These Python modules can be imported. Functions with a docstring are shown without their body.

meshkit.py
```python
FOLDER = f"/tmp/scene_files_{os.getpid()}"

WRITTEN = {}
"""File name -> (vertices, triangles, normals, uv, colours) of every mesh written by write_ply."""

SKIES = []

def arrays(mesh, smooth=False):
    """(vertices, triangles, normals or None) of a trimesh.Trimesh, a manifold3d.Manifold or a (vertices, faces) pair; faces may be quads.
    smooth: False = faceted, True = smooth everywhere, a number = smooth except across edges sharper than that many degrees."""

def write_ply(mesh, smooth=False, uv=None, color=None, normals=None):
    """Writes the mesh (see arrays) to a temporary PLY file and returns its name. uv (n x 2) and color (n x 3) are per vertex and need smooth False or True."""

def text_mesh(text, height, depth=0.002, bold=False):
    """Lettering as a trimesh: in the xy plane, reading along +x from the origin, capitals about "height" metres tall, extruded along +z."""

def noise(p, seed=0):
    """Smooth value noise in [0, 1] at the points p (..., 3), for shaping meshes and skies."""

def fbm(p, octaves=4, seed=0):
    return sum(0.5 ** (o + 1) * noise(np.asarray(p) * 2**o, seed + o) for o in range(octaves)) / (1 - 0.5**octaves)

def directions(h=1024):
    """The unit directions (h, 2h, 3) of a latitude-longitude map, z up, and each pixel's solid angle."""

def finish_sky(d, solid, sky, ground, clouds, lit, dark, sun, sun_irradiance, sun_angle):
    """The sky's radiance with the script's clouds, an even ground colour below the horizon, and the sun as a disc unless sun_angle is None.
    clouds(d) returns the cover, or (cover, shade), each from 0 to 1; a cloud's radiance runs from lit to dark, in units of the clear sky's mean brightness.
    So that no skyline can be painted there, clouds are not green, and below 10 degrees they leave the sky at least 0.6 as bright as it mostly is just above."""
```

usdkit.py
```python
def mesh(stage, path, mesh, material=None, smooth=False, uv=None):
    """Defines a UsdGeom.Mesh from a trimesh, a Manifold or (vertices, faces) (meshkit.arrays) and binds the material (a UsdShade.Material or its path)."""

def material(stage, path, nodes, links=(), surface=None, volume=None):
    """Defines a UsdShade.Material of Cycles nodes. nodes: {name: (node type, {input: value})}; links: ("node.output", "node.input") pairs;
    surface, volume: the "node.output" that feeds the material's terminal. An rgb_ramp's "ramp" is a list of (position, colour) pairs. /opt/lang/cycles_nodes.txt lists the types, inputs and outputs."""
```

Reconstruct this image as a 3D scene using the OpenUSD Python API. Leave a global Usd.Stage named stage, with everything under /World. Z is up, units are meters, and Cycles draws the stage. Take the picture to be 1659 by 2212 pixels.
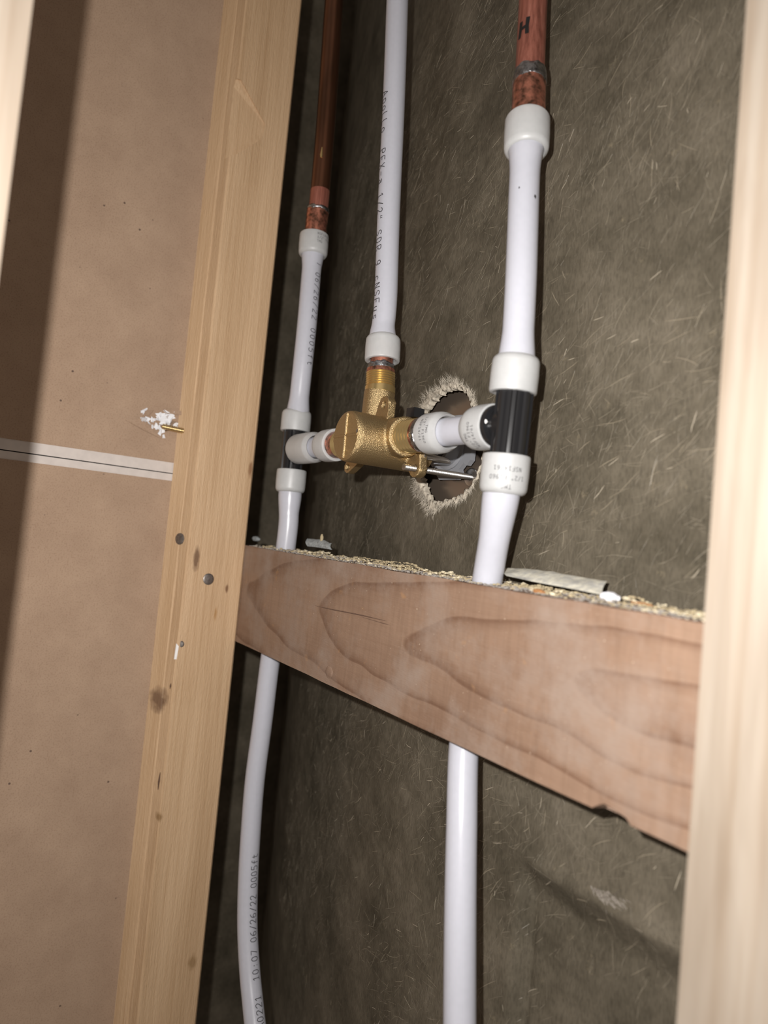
import math, random, numpy as np, trimesh, manifold3d, usdkit, meshkit
from manifold3d import Manifold
from shapely.geometry import Polygon
from pxr import Usd, UsdGeom, UsdLux, Sdf, Gf, Vt
random.seed(7); RNG = np.random.default_rng(7)
stage = Usd.Stage.CreateInMemory()
UsdGeom.SetStageUpAxis(stage, UsdGeom.Tokens.z); UsdGeom.SetStageMetersPerUnit(stage, 1.0)
UsdGeom.Xform.Define(stage, '/World'); UsdGeom.Scope.Define(stage, '/World/Looks')

# ------------------------------------------------------------------ camera
# world: +x runs along the blocking towards the near stud, +y into the fibreglass wall, z up; the camera stands at (0, 0, 1)
W, H, F_PX = 1659, 2212, 1534.0
YAW, PITCH, ROLL = map(math.radians, (34.2, 2.2, 5.5))
CAM = np.array([0, 0, 1.0])
_c, _s = math.cos(YAW), math.sin(YAW)
FWD = np.array([-_c * math.cos(PITCH), _s * math.cos(PITCH), math.sin(PITCH)])
R0 = np.array([_s, _c, 0.0]); U0 = np.cross(R0, FWD)
RIGHT = math.cos(ROLL) * R0 + math.sin(ROLL) * U0
UP = -math.sin(ROLL) * R0 + math.cos(ROLL) * U0
cam = UsdGeom.Camera.Define(stage, '/World/camera')
m4 = np.eye(4); m4[0, :3], m4[1, :3], m4[2, :3], m4[3, :3] = RIGHT, UP, -FWD, CAM
cam.AddTransformOp().Set(Gf.Matrix4d(*m4.ravel().tolist()))
FOCAL = 6.3
cam.CreateFocalLengthAttr(FOCAL); cam.CreateHorizontalApertureAttr(FOCAL * W / F_PX); cam.CreateVerticalApertureAttr(FOCAL * H / F_PX)
cam.CreateFStopAttr(1.5); cam.CreateFocusDistanceAttr(0.46); cam.CreateClippingRangeAttr(Gf.Vec2f(0.01, 50))
cam.CreateExposureAttr(0.0)

# ------------------------------------------------------------------ lights: the phone's flash beside its lens, and the dim room
fl = UsdLux.DiskLight.Define(stage, '/World/phone_flash')
fm = m4.copy(); fm[3, :3] = CAM - RIGHT * 0.031 + UP * 0.030 - FWD * 0.001
fl.AddTransformOp().Set(Gf.Matrix4d(*fm.ravel().tolist()))
fl.CreateRadiusAttr(0.0040); fl.CreateIntensityAttr(20500.0); fl.CreateColorAttr(Gf.Vec3f(1.0, 0.97, 0.94))
dome = UsdLux.DomeLight.Define(stage, '/World/room_light')
dome.CreateIntensityAttr(0.095); dome.CreateColorAttr(Gf.Vec3f(1.0, 0.86, 0.74))


def ray(px, py):
    return FWD + RIGHT * ((px - W / 2) / F_PX) + UP * ((H / 2 - py) / F_PX)
def at_y(px, py, y):                      # where a line of sight meets the plane y
    d = ray(px, py); return CAM + d * (y / d[1])
def at_x(px, py, x):
    d = ray(px, py); return CAM + d * (x / d[0])
def nrm(v):
    v = np.asarray(v, float); return v / np.linalg.norm(v)

# ------------------------------------------------------------------ helpers
ORIGIN, COUNT = {}, {}
def path_for(name, parent):
    base = parent or '/World'
    n = COUNT.get((base, name), 0); COUNT[(base, name)] = n + 1
    return f'{base}/{name}' + (f'_{n:03d}' if n else '')
def tag(prim, label=None, cat=None, group=None, kind=None):
    for k, v in (('label', label), ('category', cat), ('group', group), ('kind', kind)):
        if v: prim.SetCustomDataByKey(k, v)
def thing(name, loc, label=None, cat=None, group=None, kind=None, parent=None):
    p = path_for(name, parent); x = UsdGeom.Xform.Define(stage, p)
    off = np.asarray(loc, float) - ORIGIN.get(parent, np.zeros(3))
    x.AddTranslateOp().Set(Gf.Vec3d(*map(float, off))); ORIGIN[p] = np.asarray(loc, float)
    tag(x.GetPrim(), label, cat, group, kind); return p
def obj(name, mesh, mat, parent=None, label=None, cat=None, group=None, kind=None, smooth=False):
    v, f, n = meshkit.arrays(mesh, smooth)
    p = path_for(name, parent)
    top = parent is None
    o = np.array([(v[:, 0].min() + v[:, 0].max()) / 2, (v[:, 1].min() + v[:, 1].max()) / 2, v[:, 2].min()]) if top else ORIGIN[parent]
    me = UsdGeom.Mesh.Define(stage, p)
    if top or True:
        me.AddTranslateOp().Set(Gf.Vec3d(*map(float, o if top else (0, 0, 0))))
    ORIGIN[p] = o
    me.CreatePointsAttr(Vt.Vec3fArray.FromNumpy((v - o).astype(np.float32)))
    me.CreateFaceVertexCountsAttr(Vt.IntArray.FromNumpy(np.full(len(f), 3, np.int32)))
    me.CreateFaceVertexIndicesAttr(Vt.IntArray.FromNumpy(f.astype(np.int32).ravel()))
    me.CreateSubdivisionSchemeAttr('none')
    if n is not None:
        me.CreateNormalsAttr(Vt.Vec3fArray.FromNumpy(n.astype(np.float32))); me.SetNormalsInterpolation('vertex')
    usdkit.UsdShade.MaterialBindingAPI.Apply(me.GetPrim()).Bind(usdkit.UsdShade.Material.Get(stage, '/World/Looks/' + mat))
    tag(me.GetPrim(), label, cat, group, kind); return p
def cat_mesh(ms):
    vs, fs, o = [], [], 0
    for m in ms:
        v, f, _ = meshkit.arrays(m); vs.append(v); fs.append(f + o); o += len(v)
    return np.vstack(vs), np.vstack(fs)
def frame(d):
    d = nrm(d); a = np.array([0, 0, 1.0]) if abs(d[2]) < 0.9 else np.array([0, 1.0, 0])
    e1 = nrm(np.cross(a, d)); return e1, np.cross(d, e1), d
def lathe(profile, p0, d, n=56, closed=False):
    """profile: (radius, height along d). closed joins the last point to the first."""
    e1, e2, d = frame(d); pr = np.asarray(profile, float); t = np.linspace(0, 2 * np.pi, n, endpoint=False)
    v = (p0 + pr[:, 1][:, None, None] * d + pr[:, 0][:, None, None] * (np.cos(t)[None, :, None] * e1 + np.sin(t)[None, :, None] * e2)).reshape(-1, 3)
    f = []
    k = len(pr)
    for i in range(k if closed else k - 1):
        a, b = i * n, ((i + 1) % k) * n
        j = np.arange(n); j2 = (j + 1) % n
        f.append(np.stack([a + j, a + j2, b + j2], 1)); f.append(np.stack([a + j, b + j2, b + j], 1))
    return v, np.vstack(f)
def spline(pts, per=10):
    p = np.asarray(pts, float); p = np.vstack([2 * p[0] - p[1], p, 2 * p[-1] - p[-2]]); out = []
    for i in range(1, len(p) - 2):
        t = np.linspace(0, 1, per, endpoint=False)[:, None]; a, b, c, d = p[i - 1:i + 3]
        out.append(0.5 * (2 * b + (c - a) * t + (2 * a - 5 * b + 4 * c - d) * t * t + (3 * b - a - 3 * c + d) * t ** 3))
    return np.vstack(out + [p[-2][None]])
def tube(path, rad, n=40, caps=True):
    path = np.asarray(path, float); k = len(path); rad = np.broadcast_to(rad, k)
    tn = np.gradient(path, axis=0); tn /= np.linalg.norm(tn, axis=1)[:, None]
    e = frame(tn[0])[0]; t = np.linspace(0, 2 * np.pi, n, endpoint=False); vs = []
    for i in range(k):
        e = nrm(e - tn[i] * e.dot(tn[i])); b = np.cross(tn[i], e)
        vs.append(path[i] + rad[i] * (np.cos(t)[:, None] * e + np.sin(t)[:, None] * b))
    v = np.vstack(vs); f = []
    j = np.arange(n); j2 = (j + 1) % n
    for i in range(k - 1):
        a, b = i * n, (i + 1) * n
        f.append(np.stack([a + j, a + j2, b + j2], 1)); f.append(np.stack([a + j, b + j2, b + j], 1))
    if caps:
        c0, c1 = len(v), len(v) + 1; v = np.vstack([v, path[:1], path[-1:]])
        f.append(np.stack([np.full(n, c0), j2, j], 1)); f.append(np.stack([np.full(n, c1), (k - 1) * n + j, (k - 1) * n + j2], 1))
    return v, np.vstack(f)
def to_man(mesh):
    v, f, _ = meshkit.arrays(mesh)
    t_ = trimesh.Trimesh(v, f, process=True, merge_norm=True); t_.update_faces(t_.nondegenerate_faces()); t_.remove_unreferenced_vertices()
    if t_.volume < 0: t_.invert()
    v, f = np.array(t_.vertices), np.array(t_.faces)
    return Manifold(manifold3d.Mesh(np.ascontiguousarray(v, np.float32), np.ascontiguousarray(f, np.uint32)))
def hexa(c8):
    """box from 8 corners: four of the lower/first face in order, four of the second"""
    v = np.array(c8, float)
    f = np.array([[0, 3, 2], [0, 2, 1], [4, 5, 6], [4, 6, 7], [0, 1, 5], [0, 5, 4], [1, 2, 6], [1, 6, 5], [2, 3, 7], [2, 7, 6], [3, 0, 4], [3, 4, 7]])
    c = v.mean(0); t = v[f]
    if np.einsum('ij,ij->i', np.cross(t[:, 1] - t[:, 0], t[:, 2] - t[:, 0]), t.mean(1) - c).sum() < 0: f = f[:, ::-1]
    return v, f
def box(x0, x1, y0, y1, z0, z1):
    return hexa([(x0, y0, z0), (x1, y0, z0), (x1, y1, z0), (x0, y1, z0), (x0, y0, z1), (x1, y0, z1), (x1, y1, z1), (x0, y1, z1)])
def hull_pts(p):
    return Manifold.hull_points(np.asarray(p, float).tolist()) if hasattr(Manifold, 'hull_points') else trimesh.convex.convex_hull(np.asarray(p, float))

# ------------------------------------------------------------------ materials
def mat(name, nodes, links=(), surface='p.BSDF'):
    usdkit.material(stage, '/World/Looks/' + name, nodes, links, surface=surface)
def plain(name, color, rough=0.5, metal=0.0, bump=0.0, scale=400.0, mottle=0.0, dark=None, mscale=60.0, **kw):
    nodes = {'g': ('geometry', {}), 'p': ('principled_bsdf', {'base_color': color, 'roughness': rough, 'metallic': metal, **kw})}; links = []
    if mottle:
        nodes['m'] = ('noise_texture', {'scale': mscale, 'detail': 5.0, 'roughness': 0.6})
        dk = dark or tuple(c * (1 - mottle) for c in color)
        nodes['r'] = ('rgb_ramp', {'ramp': [(0.35, dk), (0.62, color)]})
        links += [('g.position', 'm.vector'), ('m.fac', 'r.fac'), ('r.color', 'p.base_color')]
    if bump:
        nodes['n'] = ('noise_texture', {'scale': scale, 'detail': 4.0}); nodes['b'] = ('bump', {'strength': bump, 'distance': 0.001})
        links += [('g.position', 'n.vector'), ('n.fac', 'b.height'), ('b.normal', 'p.normal')]
    mat(name, nodes, links)
def wood(name, pale, mid, dark, axis, fine=(700, 14), blotch=(40, 4), knots=(), rings=None, bump=0.25, rough=0.6, greys=None, contrast=1.0):
    """grain runs along axis (0, 1 or 2). knots: (point, radii, colour). rings: (centre, scale per axis, ring scale)"""
    def vec(a, b): return tuple(b if i == axis else a for i in range(3))
    N = {'g': ('geometry', {}), 'p': ('principled_bsdf', {'roughness': rough, 'specular_ior_level': 0.3}),
         'm1': ('mapping', {'scale': vec(*fine)}), 'n1': ('noise_texture', {'scale': 1.0, 'detail': 4.0, 'roughness': 0.6}),
         'm2': ('mapping', {'scale': vec(*blotch)}), 'n2': ('noise_texture', {'scale': 1.0, 'detail': 3.0, 'distortion': 0.6}),
         'r2': ('rgb_ramp', {'ramp': [(0.30, mid), (0.66, pale)]}), 'r1': ('rgb_ramp', {'ramp': [(0.30, dark), (0.58, (1, 1, 1))]}),
         'x': ('mix', {'mix_type': 'multiply', 'fac': 0.55 * contrast}),
         'm3': ('mapping', {'scale': vec(1300, 190)}), 'n3': ('noise_texture', {'scale': 1.0, 'detail': 3.0}),
         'b': ('bump', {'strength': bump, 'distance': 0.0012})}
    L = [('g.position', 'm1.vector'), ('m1.vector', 'n1.vector'), ('g.position', 'm2.vector'), ('m2.vector', 'n2.vector'),
         ('n2.fac', 'r2.fac'), ('n1.fac', 'r1.fac'), ('r2.color', 'x.color1'), ('r1.color', 'x.color2'),
         ('g.position', 'm3.vector'), ('m3.vector', 'n3.vector'), ('n3.fac', 'b.height'), ('b.normal', 'p.normal')]
    out = 'x.color'
    if rings:
        c, sc, rs, rc = rings
        N['rm'] = ('mapping', {'location': tuple(-c[i] * sc[i] for i in range(3)), 'scale': tuple(sc)})
        N['rn'] = ('noise_texture', {'scale': 15.0, 'detail': 2.0}); N['rd'] = ('vector_math', {'math_type': 'multiply_add', 'vector2': (0.010, 0.010, 0.010)})
        N['rl'] = ('vector_math', {'math_type': 'length'}); N['rx'] = ('math', {'math_type': 'multiply', 'value2': rs}); N['rf'] = ('math', {'math_type': 'fraction'})
        N['rr'] = ('rgb_ramp', {'ramp': [(0.0, (1, 1, 1)), (0.70, (1, 1, 1)), (0.86, tuple(.5 + .5 * k for k in rc)), (0.93, rc), (0.97, rc), (1.0, (1, 1, 1))]})
        N['rmx'] = ('mix', {'mix_type': 'multiply', 'fac': 0.85})
        L += [('g.position', 'rm.vector'), ('g.position', 'rn.vector'), ('rn.color', 'rd.vector1'), ('rm.vector', 'rd.vector3'), ('rd.vector', 'rl.vector1'),
              ('rl.value', 'rx.value1'), ('rx.value', 'rf.value1'), ('rf.value', 'rr.fac'), (out, 'rmx.color1'), ('rr.color', 'rmx.color2')]
        out = 'rmx.color'
    if rings:
        N['m4'] = ('mapping', {'scale': (260, 300, 26)}); N['n4'] = ('noise_texture', {'scale': 1.0, 'detail': 4.0, 'roughness': 0.65}); N['r4'] = ('rgb_ramp', {'ramp': [(0.30, (0.74, 0.72, 0.70)), (0.60, (1.04, 1.04, 1.04))]})
        N['x4'] = ('mix', {'mix_type': 'multiply', 'fac': 0.5}); N['n5'] = ('noise_texture', {'scale': 75.0, 'detail': 3.0}); N['r5'] = ('rgb_ramp', {'ramp': [(0.66, (0, 0, 0)), (0.76, (0.5, 0.5, 0.5))]}); N['x5'] = ('mix', {'color2': (0.38, 0.205, 0.085)})
        N['n6'] = ('noise_texture', {'scale': 700.0, 'detail': 1.0}); N['r6'] = ('rgb_ramp', {'ramp': [(0.73, (0, 0, 0)), (0.78, (0.6, 0.6, 0.6))]}); N['x6'] = ('mix', {'color2': (0.55, 0.45, 0.34)})
        L += [('g.position', 'm4.vector'), ('m4.vector', 'n4.vector'), ('n4.fac', 'r4.fac'), (out, 'x4.color1'), ('r4.color', 'x4.color2'), ('g.position', 'n5.vector'), ('n5.fac', 'r5.fac'), ('r5.color', 'x5.fac'), ('x4.color', 'x5.color1'),
              ('g.position', 'n6.vector'), ('n6.fac', 'r6.fac'), ('r6.color', 'x6.fac'), ('x5.color', 'x6.color1')]
        out = 'x6.color'
    if greys:
        N['gn'] = ('noise_texture', {'scale': 26.0, 'detail': 5.0, 'roughness': 0.65}); N['gr'] = ('rgb_ramp', {'ramp': [(0.44, (0, 0, 0)), (0.66, (0.8, 0.8, 0.8))]})
        N['gx'] = ('mix', {'color2': greys})
        L += [('g.position', 'gn.vector'), ('gn.fac', 'gr.fac'), ('gr.color', 'gx.fac'), (out, 'gx.color1')]; out = 'gx.color'
    for i, (c, r, col) in enumerate(knots):
        N[f'ks{i}'] = ('vector_math', {'math_type': 'subtract', 'vector2': tuple(c)}); N[f'kd{i}'] = ('vector_math', {'math_type': 'divide', 'vector2': tuple(r)})
        N[f'kn{i}'] = ('noise_texture', {'scale': 160.0, 'detail': 2.0}); N[f'ka{i}'] = ('vector_math', {'math_type': 'multiply_add', 'vector2': (0.9, 0.9, 0.9)})
        N[f'kc{i}'] = ('vector_math', {'math_type': 'subtract', 'vector2': (0.45, 0.45, 0.45)})
        N[f'kl{i}'] = ('vector_math', {'math_type': 'length'}); N[f'km{i}'] = ('map_range', {'from_min': 0.55, 'from_max': 1.15, 'to_min': 0.85, 'to_max': 0.0, 'clamp': True})
        N[f'kx{i}'] = ('mix', {'color2': tuple(col)})
        L += [('g.position', f'ks{i}.vector1'), (f'ks{i}.vector', f'kd{i}.vector1'), ('g.position', f'kn{i}.vector'), (f'kn{i}.color', f'ka{i}.vector1'),
              (f'kd{i}.vector', f'ka{i}.vector3'), (f'ka{i}.vector', f'kc{i}.vector1'), (f'kc{i}.vector', f'kl{i}.vector1'), (f'kl{i}.value', f'km{i}.value'),
              (f'km{i}.result', f'kx{i}.fac'), (out, f'kx{i}.color1')]
        out = f'kx{i}.color'
    L.append((out, 'p.base_color')); mat(name, N, L)

# ------------------------------------------------------------------ key planes (metres)
Y_BLOCK, Y_BACK, Y_WALL = 0.240, 0.278, 0.287
Z0, Z1 = 0.35, 1.75                                           # the framing runs on well beyond the frame
X_STUD = at_y(521, 1280, Y_BLOCK)[0]                          # face of the left stud
Y_SL = at_x(405, 1190, X_STUD)[1]                             # its front corner
X_DRY = X_STUD - 0.022                                        # plane of the drywall behind it
Y_M, Y_D = at_x(386, 1190, X_STUD - 0.010)[1], at_x(355, 1190, X_DRY)[1]   # the bevelled, out of square side of the stud

# ---- left stud
kn = [(at_x(338, 1512, X_STUD - .012), (0.010, 0.010, 0.010), (0.13, 0.07, 0.04)), (at_x(424, 1207, X_STUD), (0.004, 0.0028, 0.010), (0.12, 0.06, 0.03)),
      (at_x(341, 1766, X_STUD), (0.005, 0.004, 0.004), (0.24, 0.14, 0.06)), (at_x(416, 2078, X_STUD), (0.004, 0.004, 0.006), (0.28, 0.17, 0.08)),
      (at_x(541, 1015, X_STUD), (0.003, 0.002, 0.007), (0.22, 0.11, 0.05)), (at_x(490, 1272, X_STUD), (0.003, 0.0014, 0.004), (0.15, 0.07, 0.03)),
      (at_x(466, 1325, X_STUD), (0.003, 0.0016, 0.006), (0.36, 0.20, 0.08))]
wood('pine', (0.56, 0.39, 0.24), (0.465, 0.31, 0.18), (0.66, 0.56, 0.44), 2, fine=(1100, 9), blotch=(45, 3), knots=kn, bump=0.5)
ch = 0.0016
prof = [(X_STUD, Y_BLOCK - ch), (X_STUD, Y_SL + 0.0012), (X_STUD - 0.0010, Y_SL - 0.0002), (X_STUD - 0.0100, Y_M + .0002), (X_STUD - 0.0104, Y_M + 0.0012), (X_STUD - 0.0110, Y_M - 0.0006), (X_DRY, Y_D), (X_DRY, Y_BLOCK), (X_STUD - ch, Y_BLOCK)]
def vertical_prism(prof, z0, z1, nz=90, wob=0.0, seed=0, fixed=()):
    k = len(prof); zs = np.linspace(z0, z1, nz); v = []
    for z in zs:
        for i, (x, y) in enumerate(prof):
            a = wob * (meshkit.fbm(np.array([[z * 24.0, i * 7.3, seed]]), 3)[0] - 0.5) if i not in fixed else 0
            b = wob * (meshkit.fbm(np.array([[z * 24.0, i * 7.3 + 90, seed]]), 3)[0] - 0.5) if i not in fixed else 0
            v.append((x + a, y + b, z))
    f = []
    for r in range(nz - 1):
        for i in range(k):
            a, b, c, d = r * k + i, r * k + (i + 1) % k, (r + 1) * k + (i + 1) % k, (r + 1) * k + i
            f += [(a, b, c), (a, c, d)]
    f += [(0, i + 1, i) for i in range(1, k - 1)] + [((nz - 1) * k, (nz - 1) * k + i, (nz - 1) * k + i + 1) for i in range(1, k - 1)]
    m = trimesh.Trimesh(np.array(v), np.array(f), process=False)
    if m.volume < 0: m.invert()
    return m
stud_t = thing('wall_stud', ((X_STUD + X_DRY) / 2, (Y_SL + Y_BLOCK) / 2, Z0), 'pale yellow pine stud with knots, between the brown drywall and the dark fibreglass', 'stud')
sm = to_man(vertical_prism(prof, Z0, Z1, 110, 0.0012, 3, fixed=(0, 6, 7, 8)))
# wane and a flat cut where the front corner broke away near the top
a, b, c = at_x(521, 172, X_STUD), at_x(573, 268, X_STUD), at_x(500, 330, X_STUD)
cut = hull_pts([a + (0.02, 0, 0), a + (-0.0016, 0, 0), b + (-0.0010, 0, 0), b + (0.02, 0, 0), c + (0.02, -0.02, -.006), c + (-0.0050, -0.012, -.004), c + (-0.0046, 0.0, -.004), at_x(566, 300, X_STUD) + (0.0001, 0, 0), at_x(566, 300, X_STUD) + (0.02, 0, 0), a + (-0.0050, -.012, 0)])
try:
    sm = sm - (cut if isinstance(cut, Manifold) else to_man(cut))
except Exception as e: print('cut', e)
obj('lumber', sm, 'pine', stud_t)

# ---- near stud, close to the lens on the right; and the one at the upper left
wood('pale_pine', (0.335, 0.290, 0.240), (0.245, 0.200, 0.155), (0.72, 0.62, 0.52), 2, fine=(150, 3), blotch=(70, 9), bump=0.1)
Y_NR = 0.222
xr_t, xr_b = at_y(1613, 0, Y_NR), at_y(1461, 2212, Y_NR)
def xr(z): return xr_b[0] + (xr_t[0] - xr_b[0]) * (z - xr_b[2]) / (xr_t[2] - xr_b[2])
x1r = max(xr(Z0), xr(Z1)) + 0.042
nr = hexa([(xr(Z0), Y_NR, Z0), (x1r, Y_NR, Z0), (x1r, Y_BACK, Z0), (xr(Z0), Y_BACK, Z0), (xr(Z1), Y_NR, Z1), (x1r, Y_NR, Z1), (x1r, Y_BACK, Z1), (xr(Z1), Y_BACK, Z1)])
obj('wall_stud', nr, 'pale_pine', None, 'out of focus pale wooden stud close to the lens on the right', 'stud')
X_NL = -0.270
yl_t, yl_b = at_x(72, 0, X_NL), at_x(2, 560, X_NL)
def yl(z): return yl_b[1] + (yl_t[1] - yl_b[1]) * (z - yl_b[2]) / (yl_t[2] - yl_b[2])
nl = hexa([(X_NL, yl(Z0) - .04, Z0), (X_NL - .088, yl(Z0) - .04, Z0), (X_NL - .088, yl(Z0), Z0), (X_NL, yl(Z0), Z0), (X_NL, yl(Z1) - .04, Z1), (X_NL - .088, yl(Z1) - .04, Z1), (X_NL - .088, yl(Z1), Z1), (X_NL, yl(Z1), Z1)])
obj('wall_stud', nl, 'pale_pine', None, 'glaring blurred wooden edge at the upper left corner, shading the drywall', 'stud')

# ------------------------------------------------------------------ drywall: two sheets with bare tapered edges meeting at a seam
N = {'g': ('geometry', {}), 'p': ('principled_bsdf', {'roughness': 0.85, 'specular_ior_level': 0.2}),
     'n': ('noise_texture', {'scale': 28.0, 'detail': 6.0, 'roughness': 0.7}), 'r': ('rgb_ramp', {'ramp': [(0.3, (0.315, 0.217, 0.150)), (0.7, (0.375, 0.265, 0.185))]}),
     'f': ('noise_texture', {'scale': 900.0, 'detail': 2.0}), 'fr': ('rgb_ramp', {'ramp': [(0.3, (0.80, 0.77, 0.74)), (0.5, (1, 1, 1))]}), 'x': ('mix', {'mix_type': 'multiply', 'fac': 0.8}),
     'v': ('voronoi_texture', {'scale': 75.0}), 'vr': ('rgb_ramp', {'ramp': [(0.0, (1, 1, 1)), (0.045, (1, 1, 1)), (0.08, (0, 0, 0))]}), 'vd': ('mix', {'color2': (0.12, 0.08, 0.06)}),
     'vc': ('separate_color', {}), 'vm': ('math', {'math_type': 'greater_than', 'value2': 0.72}), 'vx': ('math', {'math_type': 'multiply'}), 'vb': ('rgb_to_bw', {}),
     'b': ('bump', {'strength': 0.12, 'distance': 0.001})}
mat('drywall_paper', N, [('g.position', 'n.vector'), ('n.fac', 'r.fac'), ('g.position', 'f.vector'), ('f.fac', 'fr.fac'), ('r.color', 'x.color1'), ('fr.color', 'x.color2'),
    ('g.position', 'v.vector'), ('v.distance', 'vr.fac'), ('v.color', 'vc.color'), ('vc.r', 'vm.value1'), ('vr.color', 'vb.color'), ('vb.val', 'vx.value1'), ('vm.value', 'vx.value2'),
    ('vx.value', 'vd.fac'), ('x.color', 'vd.color1'), ('vd.color', 'p.base_color'), ('f.fac', 'b.height'), ('b.normal', 'p.normal')])
plain('gypsum_edge', (0.56, 0.50, 0.46), 0.8, mottle=0.1, mscale=120)
plain('gypsum', (0.74, 0.74, 0.76), 0.9, bump=0.5, scale=900)
plain('dark_gap', (0.03, 0.027, 0.025), 0.9)
wl = thing('wall_left', (X_DRY, 0, Z0), 'brown paper back of the drywall with a white seam, left of the pine stud', 'wall', kind='structure')
ya, yb = -0.45, Y_BLOCK - 0.008
def seam(y, row):                                              # z of one of the seam's lines at y; rows: top edge, gap top, gap bottom, bottom edge
    p, q = [((0, 945), (376, 1000)), ((0, 969.5), (376, 1022.5)), ((0, 972), (376, 1024.5)), ((0, 990), (376, 1039.5))][row]
    A, B = at_x(*p, X_DRY), at_x(*q, X_DRY); return A[2] + (B[2] - A[2]) * (y - A[1]) / (B[1] - A[1])
T = 0.0127
def sheet(rows, front=0.0, back=T, zz=None):
    lo = [zz if r is None else seam(y, r) for r, y in ((rows[0], ya), (rows[0], yb))] if rows[0] is not None else [Z0, Z0]
    hi = [seam(y, rows[1]) for y in (ya, yb)] if rows[1] is not None else [Z1, Z1]
    xf, xb = X_DRY - front, X_DRY - back
    return hexa([(xf, ya, lo[0]), (xb, ya, lo[0]), (xb, yb, lo[1]), (xf, yb, lo[1]), (xf, ya, hi[0]), (xb, ya, hi[0]), (xb, yb, hi[1]), (xf, yb, hi[1])])
DW_UP = sheet((0, None))
hole_c = at_x(352, 915, X_DRY)
hp = [at_x(px, py, X_DRY) for px, py in ((270, 907), (310, 888), (345, 884), (388, 889), (398, 910), (392, 930), (370, 942), (348, 948), (310, 925))]
dent = Manifold.hull_points([list(p + (0.01, 0, 0)) for p in hp] + [list(hole_c + (-0.0035, 0.006, 0.001)), list(hole_c + (-0.003, 0.014, 0)), list(hole_c + (-0.003, 0.004, -0.004))])
dw = to_man(DW_UP) - dent
obj('panel', dw, 'drywall_paper', wl)
obj('panel', sheet((None, 3)), 'drywall_paper', wl)
obj('panel_edge', sheet((1, 0), 0.0006, T), 'gypsum_edge', wl, 'bare white edge of the upper sheet')
obj('panel_edge', sheet((3, 2), 0.0006, T), 'gypsum_edge', wl, 'bare white edge of the lower sheet')
obj('gap', sheet((2, 1), 0.004, T), 'dark_gap', wl, 'dark gap between the sheets')
# torn gypsum crumbs round the screw
ms = []
for px, py, s in ((312, 893, 5), (318, 903, 6), (326, 912, 6), (335, 918, 5), (344, 926, 5), (350, 934, 5), (356, 943, 3.6), (345, 898, 7), (353, 904, 7), (362, 910, 6), (372, 906, 5), (366, 896, 5), (356, 890, 4), (380, 915, 4),
                  (396, 911, 3), (372, 890, 3), (349, 912, 6), (333, 906, 5)):
    c = at_x(px, py, X_DRY) + (0.0005, 0, 0); r = s * 0.00058
    for _ in range(3):
        q = RNG.normal(0, 1, (7, 3)) * np.array([.45, 1, 1]); hm = trimesh.convex.convex_hull(q / np.abs(q).max() * r * RNG.uniform(.7, 1.3))
        ms.append((np.array(hm.vertices) + c + RNG.normal(0, .0010, 3) * np.array([.4, 1, 1]), np.array(hm.faces)))
obj('crumb', cat_mesh(ms), 'gypsum', wl, 'crumbled white gypsum blown out round the screw', kind='stuff')
fl_m = []
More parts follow.
